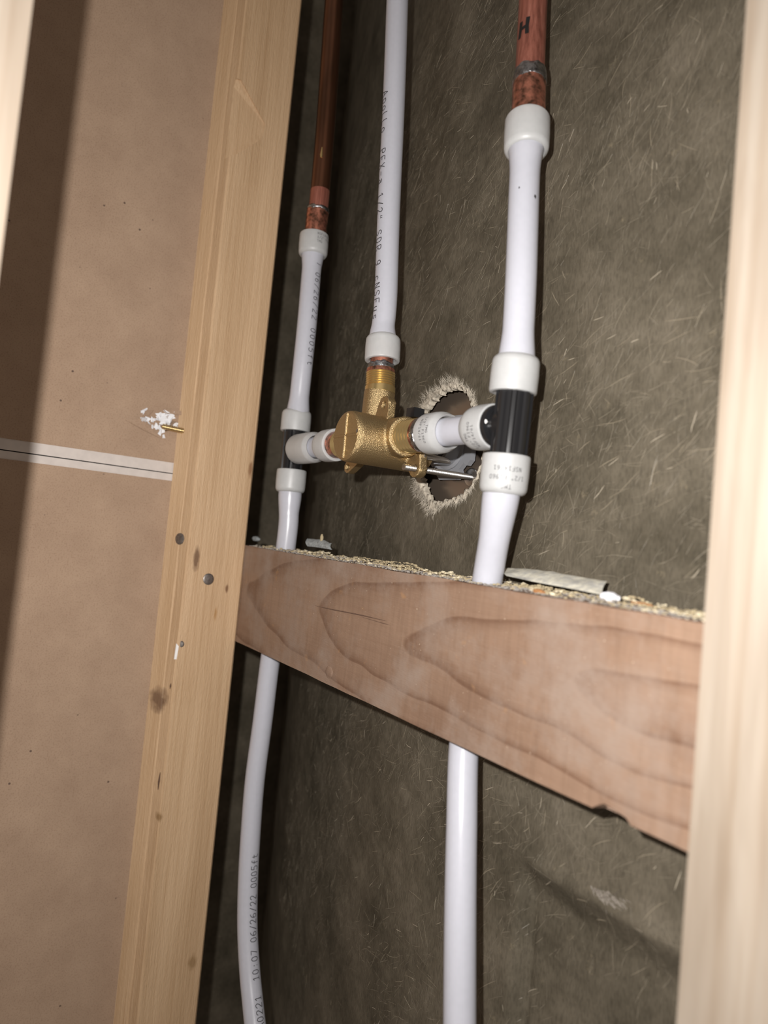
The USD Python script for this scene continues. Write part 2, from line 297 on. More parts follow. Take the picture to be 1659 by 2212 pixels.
for p4 in (((307, 902), (312, 888), (331, 886), (322, 897)), ((270, 907), (304, 905), (345, 947), (310, 930)), ((352, 884), (388, 888), (391, 897), (360, 893))):
    q = [at_x(*p, X_DRY) for p in p4]
    off = [0.0004, 0.0022, 0.0016, 0.0004]
    fl_m.append(hexa([q[i] + (off[i], 0, 0) for i in range(4)] + [q[i] + (off[i] + 0.0006, 0, 0) for i in range(4)]))
obj('torn_paper', cat_mesh(fl_m), 'drywall_paper', wl, 'torn flap of brown paper')

# screw tip through the drywall beside the stud
plain('zinc_brass', (0.62, 0.50, 0.30), 0.28, 1.0)
plain('steel', (0.56, 0.54, 0.52), 0.3, 1.0)
plain('nail_steel', (0.30, 0.27, 0.25), 0.45, 0.9, mottle=0.4, mscale=500)
def thread_rod(p0, p1, r0, r1, pitch, depth, n=28, tip=0.0):
    """a helical thread"""
    L = np.linalg.norm(p1 - p0); e1, e2, d = frame(p1 - p0); hs = np.arange(0, L, pitch / 6); t = np.linspace(0, 2 * np.pi, n, endpoint=False); V = []
    for h in hs:
        ph = ((h / pitch - t / (2 * np.pi)) % 1.0); tri = 1 - np.abs(2 * ph - 1)
        base = r0 + (r1 - r0) * h / L
        if tip: base *= min(1.0, 0.15 + (L - h) / tip)
        rr = base - depth * (1 - tri)
        V.append(p0 + d * h + rr[:, None] * (np.cos(t)[:, None] * e1 + np.sin(t)[:, None] * e2))
    v = np.vstack(V); f = []; j = np.arange(n); j2 = (j + 1) % n
    for i in range(len(hs) - 1):
        a, b = i * n, (i + 1) * n; f += [np.stack([a + j, a + j2, b + j2], 1), np.stack([a + j, b + j2, b + j], 1)]
    c = len(v); v = np.vstack([v, p0[None], (p0 + d * hs[-1])[None]])
    f += [np.stack([np.full(n, c), j2, j], 1), np.stack([np.full(n, c + 1), (len(hs) - 1) * n + j, (len(hs) - 1) * n + j2], 1)]
    return v, np.vstack(f)
s0 = at_x(350, 921, X_DRY + 0.0005); s1 = at_x(401, 932, X_DRY + 0.0040)
obj('drywall_screw', thread_rod(s0, s1, 0.0026, 0.0027, 0.0014, 0.0007), 'zinc_brass', None, 'shiny screw tip poking out of torn drywall beside the pine stud', 'screw', smooth=40)

# nails in the stud
def nail(c, d, r, label, deep=.02):
    e = nrm(d)
    t = thing('nail', c, label, 'nail')
    obj('head', lathe([(0, .0012), (r * .8, .0011), (r, .0006), (r, 0), (0.0014, -.0004), (0.0014, -.001)], c, e, 28), 'nail_steel', t, smooth=40)
    obj('shank', lathe([(r * .28, 0), (r * .28, -deep), (0, -deep * 1.15)], c, e, 16), 'nail_steel', t, smooth=40)
nail(at_x(450, 1251, X_STUD), (1, .1, .05), 0.0046, 'round grey nail head in the wide face of the pine stud')
nail(at_x(389, 1164, X_STUD - .0095), (0.5, -1, 0), 0.0046, 'grey nail head seen edge-on in the narrow left side of the pine stud')
nail(at_x(391, 1391, X_STUD - .0008), (.8, -.6, 0), 0.0026, 'small sunken nail by a white scratch on the pine stud corner', .004)
sc = [at_x(px, py, X_STUD) for px, py in ((381, 1390), (386, 1396), (381, 1424), (376, 1424))]
plain('white_scuff', (0.80, 0.78, 0.76), 0.7, bump=0.4)
obj('paint_scuff', hexa([p + (-.0008, 0, 0) for p in sc] + [p + (.0004, 0, 0) for p in sc]), 'white_scuff', stud_t, 'white scuff on the corner')
plain('bark', (0.10, 0.055, 0.035), 0.9)
for pts, w in ([[(346, 1668), (343, 1688), (341, 1706)], .0007], [[(369, 1476), (367, 1488)], .0006]):
    q = spline([at_x(*p, X_STUD) + (0.0, 0, 0) for p in pts], 6)
    obj('crack', tube(q, np.interp(np.linspace(0, 1, len(q)), [0, .5, 1], [.0001, w, .0001]), 8), 'bark', stud_t, 'dark split in the grain')

# ------------------------------------------------------------------ blocking
def blk(px, py): return at_y(px, py, Y_BLOCK)
TL, TR, BL, BR = blk(533, 1179), blk(1510, 1343), blk(509, 1385), blk(1478, 1838)
def zt(x): return TL[2] + (TR[2] - TL[2]) * (x - TL[0]) / (TR[0] - TL[0])
def zb(x): return BL[2] + (BR[2] - BL[2]) * (x - BL[0]) / (BR[0] - BL[0])
XB0, XB1 = X_STUD - 0.02, xr(1.0) + 0.002
apex = blk(757, 1335); 
rc = apex + np.array([0.30, 0, 0.004])
wood('old_fir', (0.255, 0.165, 0.113), (0.200, 0.124, 0.084), (0.80, 0.74, 0.70), 0, fine=(500, 12), blotch=(26, 10), bump=0.2, greys=(0.265, 0.200, 0.160),
     rings=((rc[0], 0, rc[2]), (0.13, 0.0, 1.0), 74.0, (0.62, 0.54, 0.50)), rough=0.65, contrast=0.6)
# ------------------------------------------------------------------ pipe centre lines (needed for the drilled holes too)
Y_LB, Y_RB = 0.259, 0.260
P_R = 0.00795
left_low = [at_y(628.5, 1035, .2585), at_y(624.5, 1100, .2588), at_y(619, 1168, .2593), at_y(585, 1415, .2595), at_y(567, 1560, .259), at_y(551, 1680, .258), at_y(542, 1790, .258), at_y(536, 1900, .258), at_y(534.5, 2000, .258), at_y(539, 2090, .258), at_y(545.5, 2160, .258), at_y(554, 2235, .258), at_y(570, 2330, .258)]
right_low = [at_y(1091, 1012, .2475), at_y(1084, 1060, .2475), at_y(1070, 1150, .2525), at_y(1054, 1245, .258), at_y(1028, 1420, .2605), at_y(1003, 1600, .2585), at_y(997, 1800, .252), at_y(994, 2000, .2475), at_y(993, 2212, .246), at_y(993, 2400, .246)]
LL, RL = spline(left_low, 12), spline(right_low, 12)
bm = to_man(hexa([(XB0, Y_BLOCK, zb(XB0)), (XB1, Y_BLOCK, zb(XB1)), (XB1, Y_BACK, zb(XB1)), (XB0, Y_BACK, zb(XB0)), (XB0, Y_BLOCK, zt(XB0)), (XB1, Y_BLOCK, zt(XB1)), (XB1, Y_BACK, zt(XB1)), (XB0, Y_BACK, zt(XB0))]))
for Q in (LL, RL):
    bm = bm - to_man(tube(Q, 0.0100, 32))
# broken notch in the lower front edge
nc = [blk(px, py) for px, py in ((1280, 1741), (1292, 1747), (1305, 1733), (1330, 1752), (1352, 1764), (1366, 1786), (1340, 1800), (1290, 1765))]
bm = bm - Manifold.hull_points([list(p + (0, -0.002, 0)) for p in nc] + [list(p + (0, 0.006, -0.002)) for p in nc])
bm = bm.refine_to_length(0.006)
v, f, _ = meshkit.arrays(bm)
v = v.copy(); w = meshkit.fbm(v * np.array([40, 160, 160]), 4, 5) - 0.5
v[:, 2] += np.where(v[:, 2] > zt(v[:, 0]) - 1e-4, w * 0.0022, w * 0.0008); v[:, 1] += np.where(v[:, 1] < Y_BLOCK + 1e-4, (meshkit.fbm(v * np.array([30, 60, 60]), 3, 8) - .5) * 0.0010, 0)
bt = thing('blocking', ((XB0 + XB1) / 2, (Y_BLOCK + Y_BACK) / 2, zb(X_STUD)), 'reddish brown horizontal wood blocking drilled for the two white pipes', 'blocking')
obj('lumber', (v, f), 'old_fir', bt, smooth=35)
for pts, w in ([[(655, 1301), (700, 1313), (770, 1327), (850, 1345), (900, 1357)], .00045], [[(780, 1333), (850, 1352), (895, 1357)], .0003]):
    q = spline([blk(*p) + (0, 0.0002, 0) for p in pts], 6)
    obj('crack', tube(q, np.interp(np.linspace(0, 1, len(q)), [0, .35, 1], [.00005, w, .00005]), 8), 'bark', bt, 'fine dark crack')
for px, py in ((711, 1452),):
    c = blk(px, py); m = trimesh.creation.icosphere(subdivisions=2, radius=1.0)
    obj('knot', (m.vertices * (.0045, .0008, .004) + c, m.faces), 'old_fir', bt, 'small round knot', smooth=True)

# ------------------------------------------------------------------ fibreglass wall with the sawn hole
hcx, hcy = 962, 962
outline_px = [(886, 985), (884, 945), (893, 905), (905, 880), (925, 858), (950, 843), (975, 837), (997, 838), (1012, 850), (1022, 872), (1040, 910), (1052, 950), (1050, 990), (1038, 1025), (1022, 1052), (1000, 1070), (972, 1080), (945, 1086), (925, 1083), (908, 1060), (895, 1030)]
HOLE = np.array([[p[0], p[2]] for p in (at_y(px, py, Y_WALL + .0068) for px, py in outline_px)])
HC = HOLE.mean(0)
hs = spline(np.column_stack([np.vstack([HOLE, HOLE[:1]]), np.zeros(len(HOLE) + 1)]), 10)[:-1, :2]
ang = np.arctan2(hs[:, 1] - HC[1], hs[:, 0] - HC[0]); rad = np.hypot(hs[:, 0] - HC[0], hs[:, 1] - HC[1]); o = np.argsort(ang); ang, rad = ang[o], rad[o]
def hole_r(a): return np.interp(a, ang, rad, period=2 * np.pi) + 0.0007 * np.sin(a * 31) + 0.0005 * np.sin(a * 53 + 1)
p1, p2, p3 = (at_y(px, py, Y_WALL) for px, py in ((1050, 1815), (1290, 1965), (1462, 2075)))
VX = at_y(1125, 1960, Y_WALL)[0]
def wall_y(x, z):
    q = np.column_stack([x, np.zeros_like(x), z])
    bow = np.maximum(0, -0.22 - x)                             # the surround curves away towards its far corner
    y = Y_WALL + 0.40 * bow ** 2 + 0.0012 * (meshkit.fbm(q * 30, 4, 2) - .5) * 2 + 0.0006 * (meshkit.fbm(q * 150, 3, 4) - .5) * 2
    # moulded ledge at the lower right: a soft step down and a vertical crease
    zl = np.interp(x, [p1[0], p2[0], p3[0]], [p1[2], p2[2], p3[2]]) + 0.004 * (meshkit.fbm(q * 25, 3, 9) - .5)
    k = np.clip((x - (VX - 0.02)) / 0.03, 0, 1)
    s = np.clip((zl - z) / 0.020 + .2, 0, 1); s = s * s * (3 - 2 * s)
    y = y + 0.008 * s * k * np.clip((x - VX) / 0.004 + .5, 0, 1) - 0.0020 * np.exp(-((z - zl - 0.004) / 0.004) ** 2) * k
    y = y + 0.003 * np.exp(-((x - VX) / 0.004) ** 2) * np.clip((zl - z) / 0.01, 0, 1)
    # nowhere through the blocking
    near = np.clip(1 - np.abs(z - (zt(x) + zb(x)) / 2) / 0.06, 0, 1)
    return np.maximum(y, Y_BACK + 0.0005) + 0.0008 * near
gx = np.concatenate([np.linspace(-0.80, -0.68, 16, endpoint=False), np.linspace(-0.68, -0.05, 270), np.linspace(-0.045, 0.25, 20)])
gz = np.concatenate([np.linspace(Z0, 0.62, 30, endpoint=False), np.linspace(0.62, 1.42, 340), np.linspace(1.43, Z1, 25)])
GX, GZ = np.meshgrid(gx, gz); X, Zg = GX.ravel().copy(), GZ.ravel().copy()
aa = np.arctan2(Zg - HC[1], X - HC[0]); rr = np.hypot(X - HC[0], Zg - HC[1]); hr = hole_r(aa); ins = rr < hr
nx, nz = len(gx), len(gz); idx = np.arange(nx * nz).reshape(nz, nx)
quads = np.stack([idx[:-1, :-1], idx[:-1, 1:], idx[1:, 1:], idx[1:, :-1]], -1).reshape(-1, 4)
cnt = ins[quads].sum(1); keep = quads[cnt < 4]; used = np.unique(keep); snap = used[ins[used]]
X[snap] = HC[0] + hr[snap] * np.cos(aa[snap]); Zg[snap] = HC[1] + hr[snap] * np.sin(aa[snap])
wv = np.column_stack([X, wall_y(X, Zg), Zg])
N = {'g': ('geometry', {}), 'p': ('principled_bsdf', {'roughness': 0.6, 'specular_ior_level': 0.15}),
     'n': ('noise_texture', {'scale': 22.0, 'detail': 8.0, 'roughness': 0.7}), 'r': ('rgb_ramp', {'ramp': [(0.28, (0.052, 0.044, 0.030)), (0.55, (0.112, 0.095, 0.069)), (0.75, (0.155, 0.132, 0.099))]}),
     'mp': ('mapping', {'scale': (900, 900, 260), 'rotation': (0, 0.6, 0)}), 'n2': ('noise_texture', {'scale': 1.0, 'detail': 4.0}), 'r2': ('rgb_ramp', {'ramp': [(0.3, (0.66, 0.66, 0.66)), (0.55, (1, 1, 1)), (0.72, (1.0, 1.0, 1.0))]}),
     'x': ('mix', {'mix_type': 'multiply', 'fac': 0.8}),
     'n3': ('noise_texture', {'scale': 130.0, 'detail': 5.0, 'roughness': 0.7}), 'r3': ('rgb_ramp', {'ramp': [(0.64, (0, 0, 0)), (0.74, (0.55, 0.55, 0.55))]}), 'y': ('mix', {'color2': (0.20, 0.165, 0.11)}),
     'b': ('bump', {'strength': 0.2, 'distance': 0.0014}), 'ba': ('math', {'math_type': 'add'})}
mat('fibreglass', N, [('g.position', 'n.vector'), ('n.fac', 'r.fac'), ('g.position', 'mp.vector'), ('mp.vector', 'n2.vector'), ('n2.fac', 'r2.fac'), ('r.color', 'x.color1'), ('r2.color', 'x.color2'),
    ('g.position', 'n3.vector'), ('n3.fac', 'r3.fac'), ('r3.color', 'y.fac'), ('x.color', 'y.color1'), ('y.color', 'p.base_color'), ('n2.fac', 'ba.value1'), ('n3.fac', 'ba.value2'), ('ba.value', 'b.height'), ('b.normal', 'p.normal')])
wr = thing('wall_right', (-0.3, Y_WALL, Z0), 'dark olive brown fibreglass back of a shower surround behind the pipes', 'wall', kind='structure')
# sheet with thickness
tb = wv.copy(); tb[:, 1] += 0.004
fq = np.vstack([keep[:, [0, 1, 2]], keep[:, [0, 2, 3]]])
fm_ = trimesh.Trimesh(wv, fq, process=False)
edges = np.sort(fm_.edges, axis=1); ue, inv, c = np.unique(edges, axis=0, return_inverse=True, return_counts=True)
be = fm_.edges[c[inv.ravel()] == 1]; nvw = len(wv)
side = np.vstack([np.column_stack([be[:, 1], be[:, 0], be[:, 0] + nvw]), np.column_stack([be[:, 1], be[:, 0] + nvw, be[:, 1] + nvw])])
obj('back_sheet', box(-0.79, -0.785, 0.15, 0.55, Z0, Z1), 'fibreglass', wr)
obj('sheet', (np.vstack([wv, tb]), np.vstack([fq, fq[:, ::-1] + nvw, side])), 'fibreglass', wr, smooth=50)
# glass fibres lying in the resin
def fibre_set(n, seed, lo, hi, w, lift):
    rg = np.random.default_rng(seed); vs, fs, o = [], [], 0
    k = 0
    while k < n:
        x = rg.uniform(-0.66, -0.12); z = rg.uniform(0.62, 1.40)
        if math.hypot(x - HC[0], z - HC[1]) < 0.049: continue
        if meshkit.fbm(np.array([[x * 14, 3.0, z * 14]]), 3, 21)[0] < rg.uniform(0.25, 0.62): continue
        k += 1
        base = 0.95 - 1.9 * (meshkit.fbm(np.array([[x * 5, 1.0, z * 5]]), 2, 33)[0] - .42)
        th = base + rg.normal(0, 0.45) if rg.random() < .8 else rg.uniform(0, math.pi)
        L = rg.uniform(lo, hi); bend = rg.normal(0, .07); t = np.linspace(-.5, .5, 5)
        a = th + bend * t * 2
        px = x + L * t * np.cos(a); pz = z + L * t * np.sin(a); py = wall_y(px, pz) - lift
        d = np.column_stack([-np.sin(a), np.zeros(5), np.cos(a)]) * (w * rg.uniform(.5, 1.2) * np.array([.35, 1, 1, 1, .35]))[:, None]
        p = np.column_stack([px, py, pz])
        vs += [p + d, p - d, p - np.array([0, w * .3, 0])]
        for i in range(4):
            a_, b_, m_ = o + i, o + 5 + i, o + 10 + i
            fs += [(a_, a_ + 1, m_ + 1), (a_, m_ + 1, m_), (m_, m_ + 1, b_ + 1), (m_, b_ + 1, b_)]
        o += 15
    return np.vstack(vs), np.array(fs)
plain('fibre_dull', (0.150, 0.128, 0.094), 0.5)
plain('fibre_tan', (0.225, 0.19, 0.137), 0.4)
plain('fibre_bright', (0.40, 0.35, 0.27), 0.3)
obj('glass_fibre', fibre_set(7500, 1, .004, .020, .00015, .0000), 'fibre_dull', wr, 'dull glass strands set in the resin', kind='stuff')
obj('glass_fibre', fibre_set(1500, 2, .004, .018, .00015, .0001), 'fibre_tan', wr, 'tan glass strands set in the resin', kind='stuff')
obj('glass_fibre', fibre_set(420, 3, .002, .010, .00016, .0001), 'fibre_bright', wr, 'bright loose glass strands', kind='stuff')
# frayed pale rim of the hole
plain('raw_fibre', (0.50, 0.445, 0.36), 0.85, bump=0.8, scale=500, mottle=0.45, mscale=260)
n = 720; A = np.linspace(-np.pi, np.pi, n, endpoint=False); R_ = hole_r(A)
pa = np.array([[p[0], p[2]] for p in (at_y(px, py, Y_WALL + .0068) for px, py in ((905, 865), (890, 1040), (960, 828), (920, 1088), (1025, 860), (1000, 1075)))])
aw = np.arctan2(pa[:, 1] - HC[1], pa[:, 0] - HC[0]); ww = [.0085, .0095, .0055, .007, .002, .0025]
def awid(a):
    d = np.abs((a[:, None] - aw[None] + np.pi) % (2 * np.pi) - np.pi); g = np.exp(-(d / .33) ** 2); return .0012 + (g * ww).max(1)
wd = awid(A) * (0.25 + 1.2 * meshkit.fbm(np.column_stack([np.cos(A) * 9, np.sin(A) * 9, A * 0]), 5, 3)); rimv = []
for s, dy in ((-.0006, .0035), (-.0008, -.0006), (.25, -.0012), (.6, -.0009), (1.0, -.0001), (1.02, .002)):
    r = R_ + (wd * s if s > 0 else s); x, z = HC[0] + r * np.cos(A), HC[1] + r * np.sin(A)
    rimv.append(np.column_stack([x, wall_y(x, z) + dy * (1 + 1.1 * (meshkit.fbm(np.column_stack([x, z, z * 0]) * 620, 4, 5) - .5)), z]))
rimf = []; j = np.arange(n); j2 = (j + 1) % n
for i in range(5): rimf += [np.stack([i * n + j, i * n + j2, (i + 1) * n + j2], 1), np.stack([i * n + j, (i + 1) * n + j2, (i + 1) * n + j], 1)]
obj('hole_rim', (np.vstack(rimv), np.vstack(rimf)[:, ::-1]), 'raw_fibre', wr, 'frayed cream edge of the sawn hole', smooth=60)
vs, fs, o = [], [], 0
rg = np.random.default_rng(11)
for k in range(1500):
    a = rg.choice(aw) + rg.normal(0, .32); r = float(hole_r(np.array([a]))[0]) + rg.uniform(.2, 1.15) * float(awid(np.array([a]))[0])
    L = rg.uniform(.0015, .0058); th = a + rg.normal(0, .5); w = rg.uniform(.00006, .00016)
    b = np.array([HC[0] + r * math.cos(a), 0, HC[1] + r * math.sin(a)]); b[1] = wall_y(b[:1], b[2:])[0] - .0008
    e = b + L * np.array([math.cos(th), -rg.uniform(0, .6), math.sin(th)]); sd = np.array([-math.sin(th), 0, math.cos(th)]) * w
    vs += [b + sd, b - sd, b + (0, -w, 0), e]; fs += [(o, o + 3, o + 2), (o + 2, o + 3, o + 1)]; o += 4
obj('frayed_strand', (np.array(vs), np.array(fs)), 'raw_fibre', wr, kind='stuff')
# small pale nick on the moulded ledge
q = [at_y(px, py, Y_WALL) for px, py in ((1262, 1905), (1285, 1915), (1345, 1935), (1370, 1968), (1330, 1958), (1290, 1935))]
vs, fs, o = [], [], 0
for k in range(90):
    wts = rg.dirichlet(np.ones(6) * .6); b = sum(w * p for w, p in zip(wts, q)); b = np.array([b[0], wall_y(b[:1], b[2:])[0] - .0003, b[2]])
    th = rg.normal(-.5, .5); L = rg.uniform(.002, .007); e = b + L * np.array([math.cos(th), 0, math.sin(th)]); sd = np.array([-math.sin(th), 0, math.cos(th)]) * rg.uniform(.0002, .0006)
    vs += [b + sd, b - sd, b + (0, -.0004, 0), e]; fs += [(o, o + 3, o + 2), (o + 2, o + 3, o + 1)]; o += 4
plain('scar', (0.175, 0.150, 0.122), 0.7)
obj('scar', (np.array(vs), np.array(fs)), 'scar', wr, 'pale scuffed scar on the ledge', kind='stuff')

# ------------------------------------------------------------------ plumbing
plain('pex_white', (0.45, 0.455, 0.505), 0.28, mottle=0.03, mscale=300, subsurface_weight=0.15, subsurface_scale=0.002, subsurface_radius=(1, 1, 1))
plain('ring_white', (0.46, 0.465, 0.465), 0.42, mottle=0.06, mscale=180, subsurface_weight=0.4, subsurface_scale=0.003, subsurface_radius=(1, 1, 1))
plain('black_plastic', (0.012, 0.012, 0.013), 0.16)
plain('ink', (0.045, 0.042, 0.045), 0.6)
plain('marker', (0.006, 0.006, 0.006), 0.5)
N = {'g': ('geometry', {}), 'p': ('principled_bsdf', {'metallic': 0.55, 'roughness': 0.40}), 'mp': ('mapping', {'scale': (500, 500, 25)}), 'n': ('noise_texture', {'scale': 1.0, 'detail': 5.0, 'roughness': 0.65}),
     'r': ('rgb_ramp', {'ramp': [(0.33, (0.21, 0.072, 0.050)), (0.55, (0.36, 0.130, 0.092)), (0.75, (0.50, 0.225, 0.165))]})}
mat('copper', N, [('g.position', 'mp.vector'), ('mp.vector', 'n.vector'), ('n.fac', 'r.fac'), ('r.color', 'p.base_color')])
N = {'g': ('geometry', {}), 'p': ('principled_bsdf', {'metallic': 0.9, 'roughness': 0.34}), 'mp': ('mapping', {'scale': (120, 120, 14)}), 'n': ('noise_texture', {'scale': 1.0, 'detail': 4.0}),
     'r': ('rgb_ramp', {'ramp': [(0.3, (0.10, 0.048, 0.028)), (0.7, (0.19, 0.085, 0.048))]})}
mat('dull_copper', N, [('g.position', 'mp.vector'), ('mp.vector', 'n.vector'), ('n.fac', 'r.fac'), ('r.color', 'p.base_color')])
plain('bright_copper', (0.62, 0.25, 0.17), 0.33, 0.85, mottle=0.75, dark=(0.10, 0.055, 0.035), mscale=220)
plain('solder', (0.46, 0.46, 0.48), 0.32, 1.0, bump=0.6, scale=600, mottle=0.6, mscale=300)
plain('brass', (0.46, 0.335, 0.175), 0.36, 0.92, bump=0.6, scale=1800)
plain('brass_bright', (0.68, 0.50, 0.23), 0.28, 0.9)
plain('brass_cast', (0.42, 0.275, 0.125), 0.42, 0.9, bump=0.8, scale=1300)
plain('grey_plastic', (0.20, 0.205, 0.22), 0.5)
plain('bronze_plate', (0.27, 0.215, 0.17), 0.30, 0.8)

# stroke lettering: x 0-4, y 0-6
G = {'A': [[(0, 0), (2, 6), (4, 0)], [(.8, 2.2), (3.2, 2.2)]], 'p': [[(.6, -1.4), (.6, 4.2)], [(.6, 3.4), (1.6, 4.3), (3, 4.1), (3.5, 3), (3.4, 1), (2.6, .1), (1.4, .1), (.6, 1)]],
     'o': [[(2, 0), (.7, .6), (.4, 2.1), (.8, 3.6), (2, 4.2), (3.2, 3.6), (3.6, 2.1), (3.3, .6), (2, 0)]], 'L': [[(.5, 6), (.5, 0), (3.6, 0)]], 'P': [[(.5, 0), (.5, 6), (2.6, 6), (3.6, 5.2), (3.6, 3.8), (2.6, 3), (.5, 3)]],
     'E': [[(3.6, 6), (.5, 6), (.5, 0), (3.6, 0)], [(.5, 3.1), (3, 3.1)]], 'X': [[(.4, 0), (3.6, 6)], [(.4, 6), (3.6, 0)]], '-': [[(.6, 2.8), (3.4, 2.8)]], 'a': [[(.8, 3.8), (2, 4.2), (3.1, 3.7), (3.2, 0)], [(3.2, 2.5), (1.4, 2.3), (.6, 1.3), (1, .2), (2.2, .1), (3.2, 1)]],
     '1': [[(.9, 4.8), (2.1, 6), (2.1, 0)], [(.9, 0), (3.3, 0)]], '/': [[(.4, -.3), (3.6, 6.2)]], '2': [[(.5, 4.8), (1.2, 5.8), (2.6, 6), (3.5, 5.2), (3.3, 3.8), (.5, 0), (3.6, 0)]], '"': [[(1.3, 6), (1.2, 4.4)], [(2.7, 6), (2.6, 4.4)]],
     'S': [[(3.5, 5.2), (2.6, 6), (1.2, 5.9), (.5, 5), (.8, 3.7), (3, 2.7), (3.5, 1.5), (2.9, .3), (1.4, 0), (.4, .8)]], 'D': [[(.5, 0), (.5, 6), (2.2, 6), (3.5, 4.8), (3.6, 2), (2.6, .2), (.5, 0)]],
     'R': [[(.5, 0), (.5, 6), (2.6, 6), (3.6, 5.2), (3.5, 3.9), (2.6, 3.1), (.5, 3)], [(2.2, 3), (3.6, 0)]], '9': [[(3.4, 4), (2.6, 2.9), (1.2, 3), (.5, 4.2), (.9, 5.6), (2.2, 6), (3.4, 5.2), (3.5, 2.5), (2.8, .6), (1, 0)]],
     'c': [[(3.3, 3.6), (2.2, 4.2), (.9, 3.6), (.5, 2.1), (.9, .6), (2.2, 0), (3.3, .6)]], 'N': [[(.5, 0), (.5, 6), (3.5, 0), (3.5, 6)]], 'F': [[(.5, 0), (.5, 6), (3.6, 6)], [(.5, 3.1), (3, 3.1)]],
     'u': [[(.6, 4.2), (.6, 1), (1.5, .1), (2.6, .3), (3.3, 1.2)], [(3.3, 4.2), (3.3, 0)]], 's': [[(3.2, 3.6), (2, 4.2), (.8, 3.5), (1.2, 2.5), (3, 1.7), (3.2, .7), (2, 0), (.6, .6)]],
     '0': [[(2, 0), (.8, .8), (.4, 3), (.8, 5.2), (2, 6), (3.2, 5.2), (3.6, 3), (3.2, .8), (2, 0)]], '6': [[(3.2, 5.8), (1.6, 5.2), (.6, 3.4), (.5, 1.4), (1.4, .1), (2.8, .2), (3.5, 1.4), (3.2, 2.8), (2, 3.3), (.6, 2.4)]],
     '5': [[(3.4, 6), (.9, 6), (.6, 3.4), (2.2, 3.8), (3.4, 3), (3.5, 1.3), (2.6, .1), (1.2, 0), (.4, .6)]], 'f': [[(3.4, 5.6), (2.6, 6), (1.8, 5.2), (1.8, 0)], [(.7, 3.8), (3.2, 3.8)]], 't': [[(1.6, 5.6), (1.6, 1), (2.4, .1), (3.4, .5)], [(.6, 4.1), (3.2, 4.1)]],
     '7': [[(.5, 6), (3.6, 6), (1.6, 0)]], ':': [[(2, 1), (2, 1.5)], [(2, 3.8), (2, 4.3)]], 'T': [[(.3, 6), (3.7, 6)], [(2, 6), (2, 0)]], 'M': [[(.4, 0), (.4, 6), (2, 2.6), (3.6, 6), (3.6, 0)]],
     'G': [[(3.5, 5), (2.6, 6), (1.2, 5.8), (.5, 4.2), (.5, 1.8), (1.3, .2), (2.8, .1), (3.6, 1.2), (3.6, 2.8), (2.2, 2.8)]], '4': [[(3, 0), (3, 6), (.4, 1.9), (3.8, 1.9)]], 'H': [[(.5, 0), (.7, 6)], [(3.3, 6), (3.5, 0)], [(.6, 2.9), (3.4, 3.3)]],
     'I': [[(2, 0), (2, 6)]], 'O': [[(2, 0), (.8, .8), (.4, 3), (.8, 5.2), (2, 6), (3.2, 5.2), (3.6, 3), (3.2, .8), (2, 0)]], 'h': [[(.5, 0), (.9, 3), (1.0, 5.6)], [(3.5, 6.2), (3.2, 3), (3.3, 0.4)], [(.9, 2.8), (3.2, 3.2)]]}
def ink(text, size, surf, wid=0.32, adv=5.2, depth=0.00016):
    """text strokes as raised ribbons; surf(s, t) maps the text plane (metres) to (point, normal)"""
    k = size / 6.0; vs, fs, o = [], [], 0; x0 = 0.0
    for ch in text:
        for st in G.get(ch, []):
            p = np.array(st, float); seg = []
            for i in range(len(p) - 1):
                m = max(2, int(np.hypot(*(p[i + 1] - p[i])) * 1.6)); seg += [p[i] + (p[i + 1] - p[i]) * t / m for t in range(m)]
            p = np.array(seg + [p[-1]]); d = np.gradient(p, axis=0); d /= np.maximum(np.linalg.norm(d, axis=1), 1e-9)[:, None]; nn = np.column_stack([-d[:, 1], d[:, 0]]) * wid
            p[0] -= d[0] * wid * .6; p[-1] += d[-1] * wid * .6
            for q in (p + nn, p - nn):
                pts, nor = surf((q[:, 0] + x0) * k, q[:, 1] * k); vs.append(pts + nor * depth)
            n_ = len(p)
            for i in range(n_ - 1):
                fs += [(o + i, o + n_ + i, o + n_ + i + 1), (o + i, o + n_ + i + 1, o + i + 1)]
            o += 2 * n_
        x0 += adv
    return np.vstack(vs), np.array(fs)
def cyl_along(P, rad, s0, phi, flip, size):
    """text reads along a pipe's path P (points, from the text's start), centred on the side that direction phi faces; radius by arc"""
    P = np.asarray(P); s = np.concatenate([[0], np.cumsum(np.linalg.norm(np.diff(P, axis=0), axis=1))]); T = np.gradient(P, axis=0); T /= np.linalg.norm(T, axis=1)[:, None]
    rad = np.broadcast_to(rad, len(P))
    def surf(a, b):
        ss = s0 + a; c = np.column_stack([np.interp(ss, s, P[:, i]) for i in range(3)]); t = np.column_stack([np.interp(ss, s, T[:, i]) for i in range(3)]); r = np.interp(ss, s, rad)
        n0 = phi - (t @ phi)[:, None] * t; n0 /= np.linalg.norm(n0, axis=1)[:, None]; up = np.cross(n0, t)
        th = (b - size / 2) / r * flip; nrm_ = np.cos(th)[:, None] * n0 + np.sin(th)[:, None] * up
        return c + nrm_ * r[:, None], nrm_
    return surf
def cyl_round(c0, axis, rad, phi, size_off=0.0):
    """text reads round a cylinder; axis = the text's up direction"""
    axis = nrm(axis); n0 = nrm(phi - axis * np.dot(phi, axis)); side = np.cross(axis, n0)
    def surf(a, b):
        th = a / rad; n_ = np.cos(th)[:, None] * n0 + np.sin(th)[:, None] * side
        return c0 + axis * (b + size_off)[:, None] + n_ * rad, n_
    return surf
def arc(P):
    return np.concatenate([[0], np.cumsum(np.linalg.norm(np.diff(P, axis=0), axis=1))])

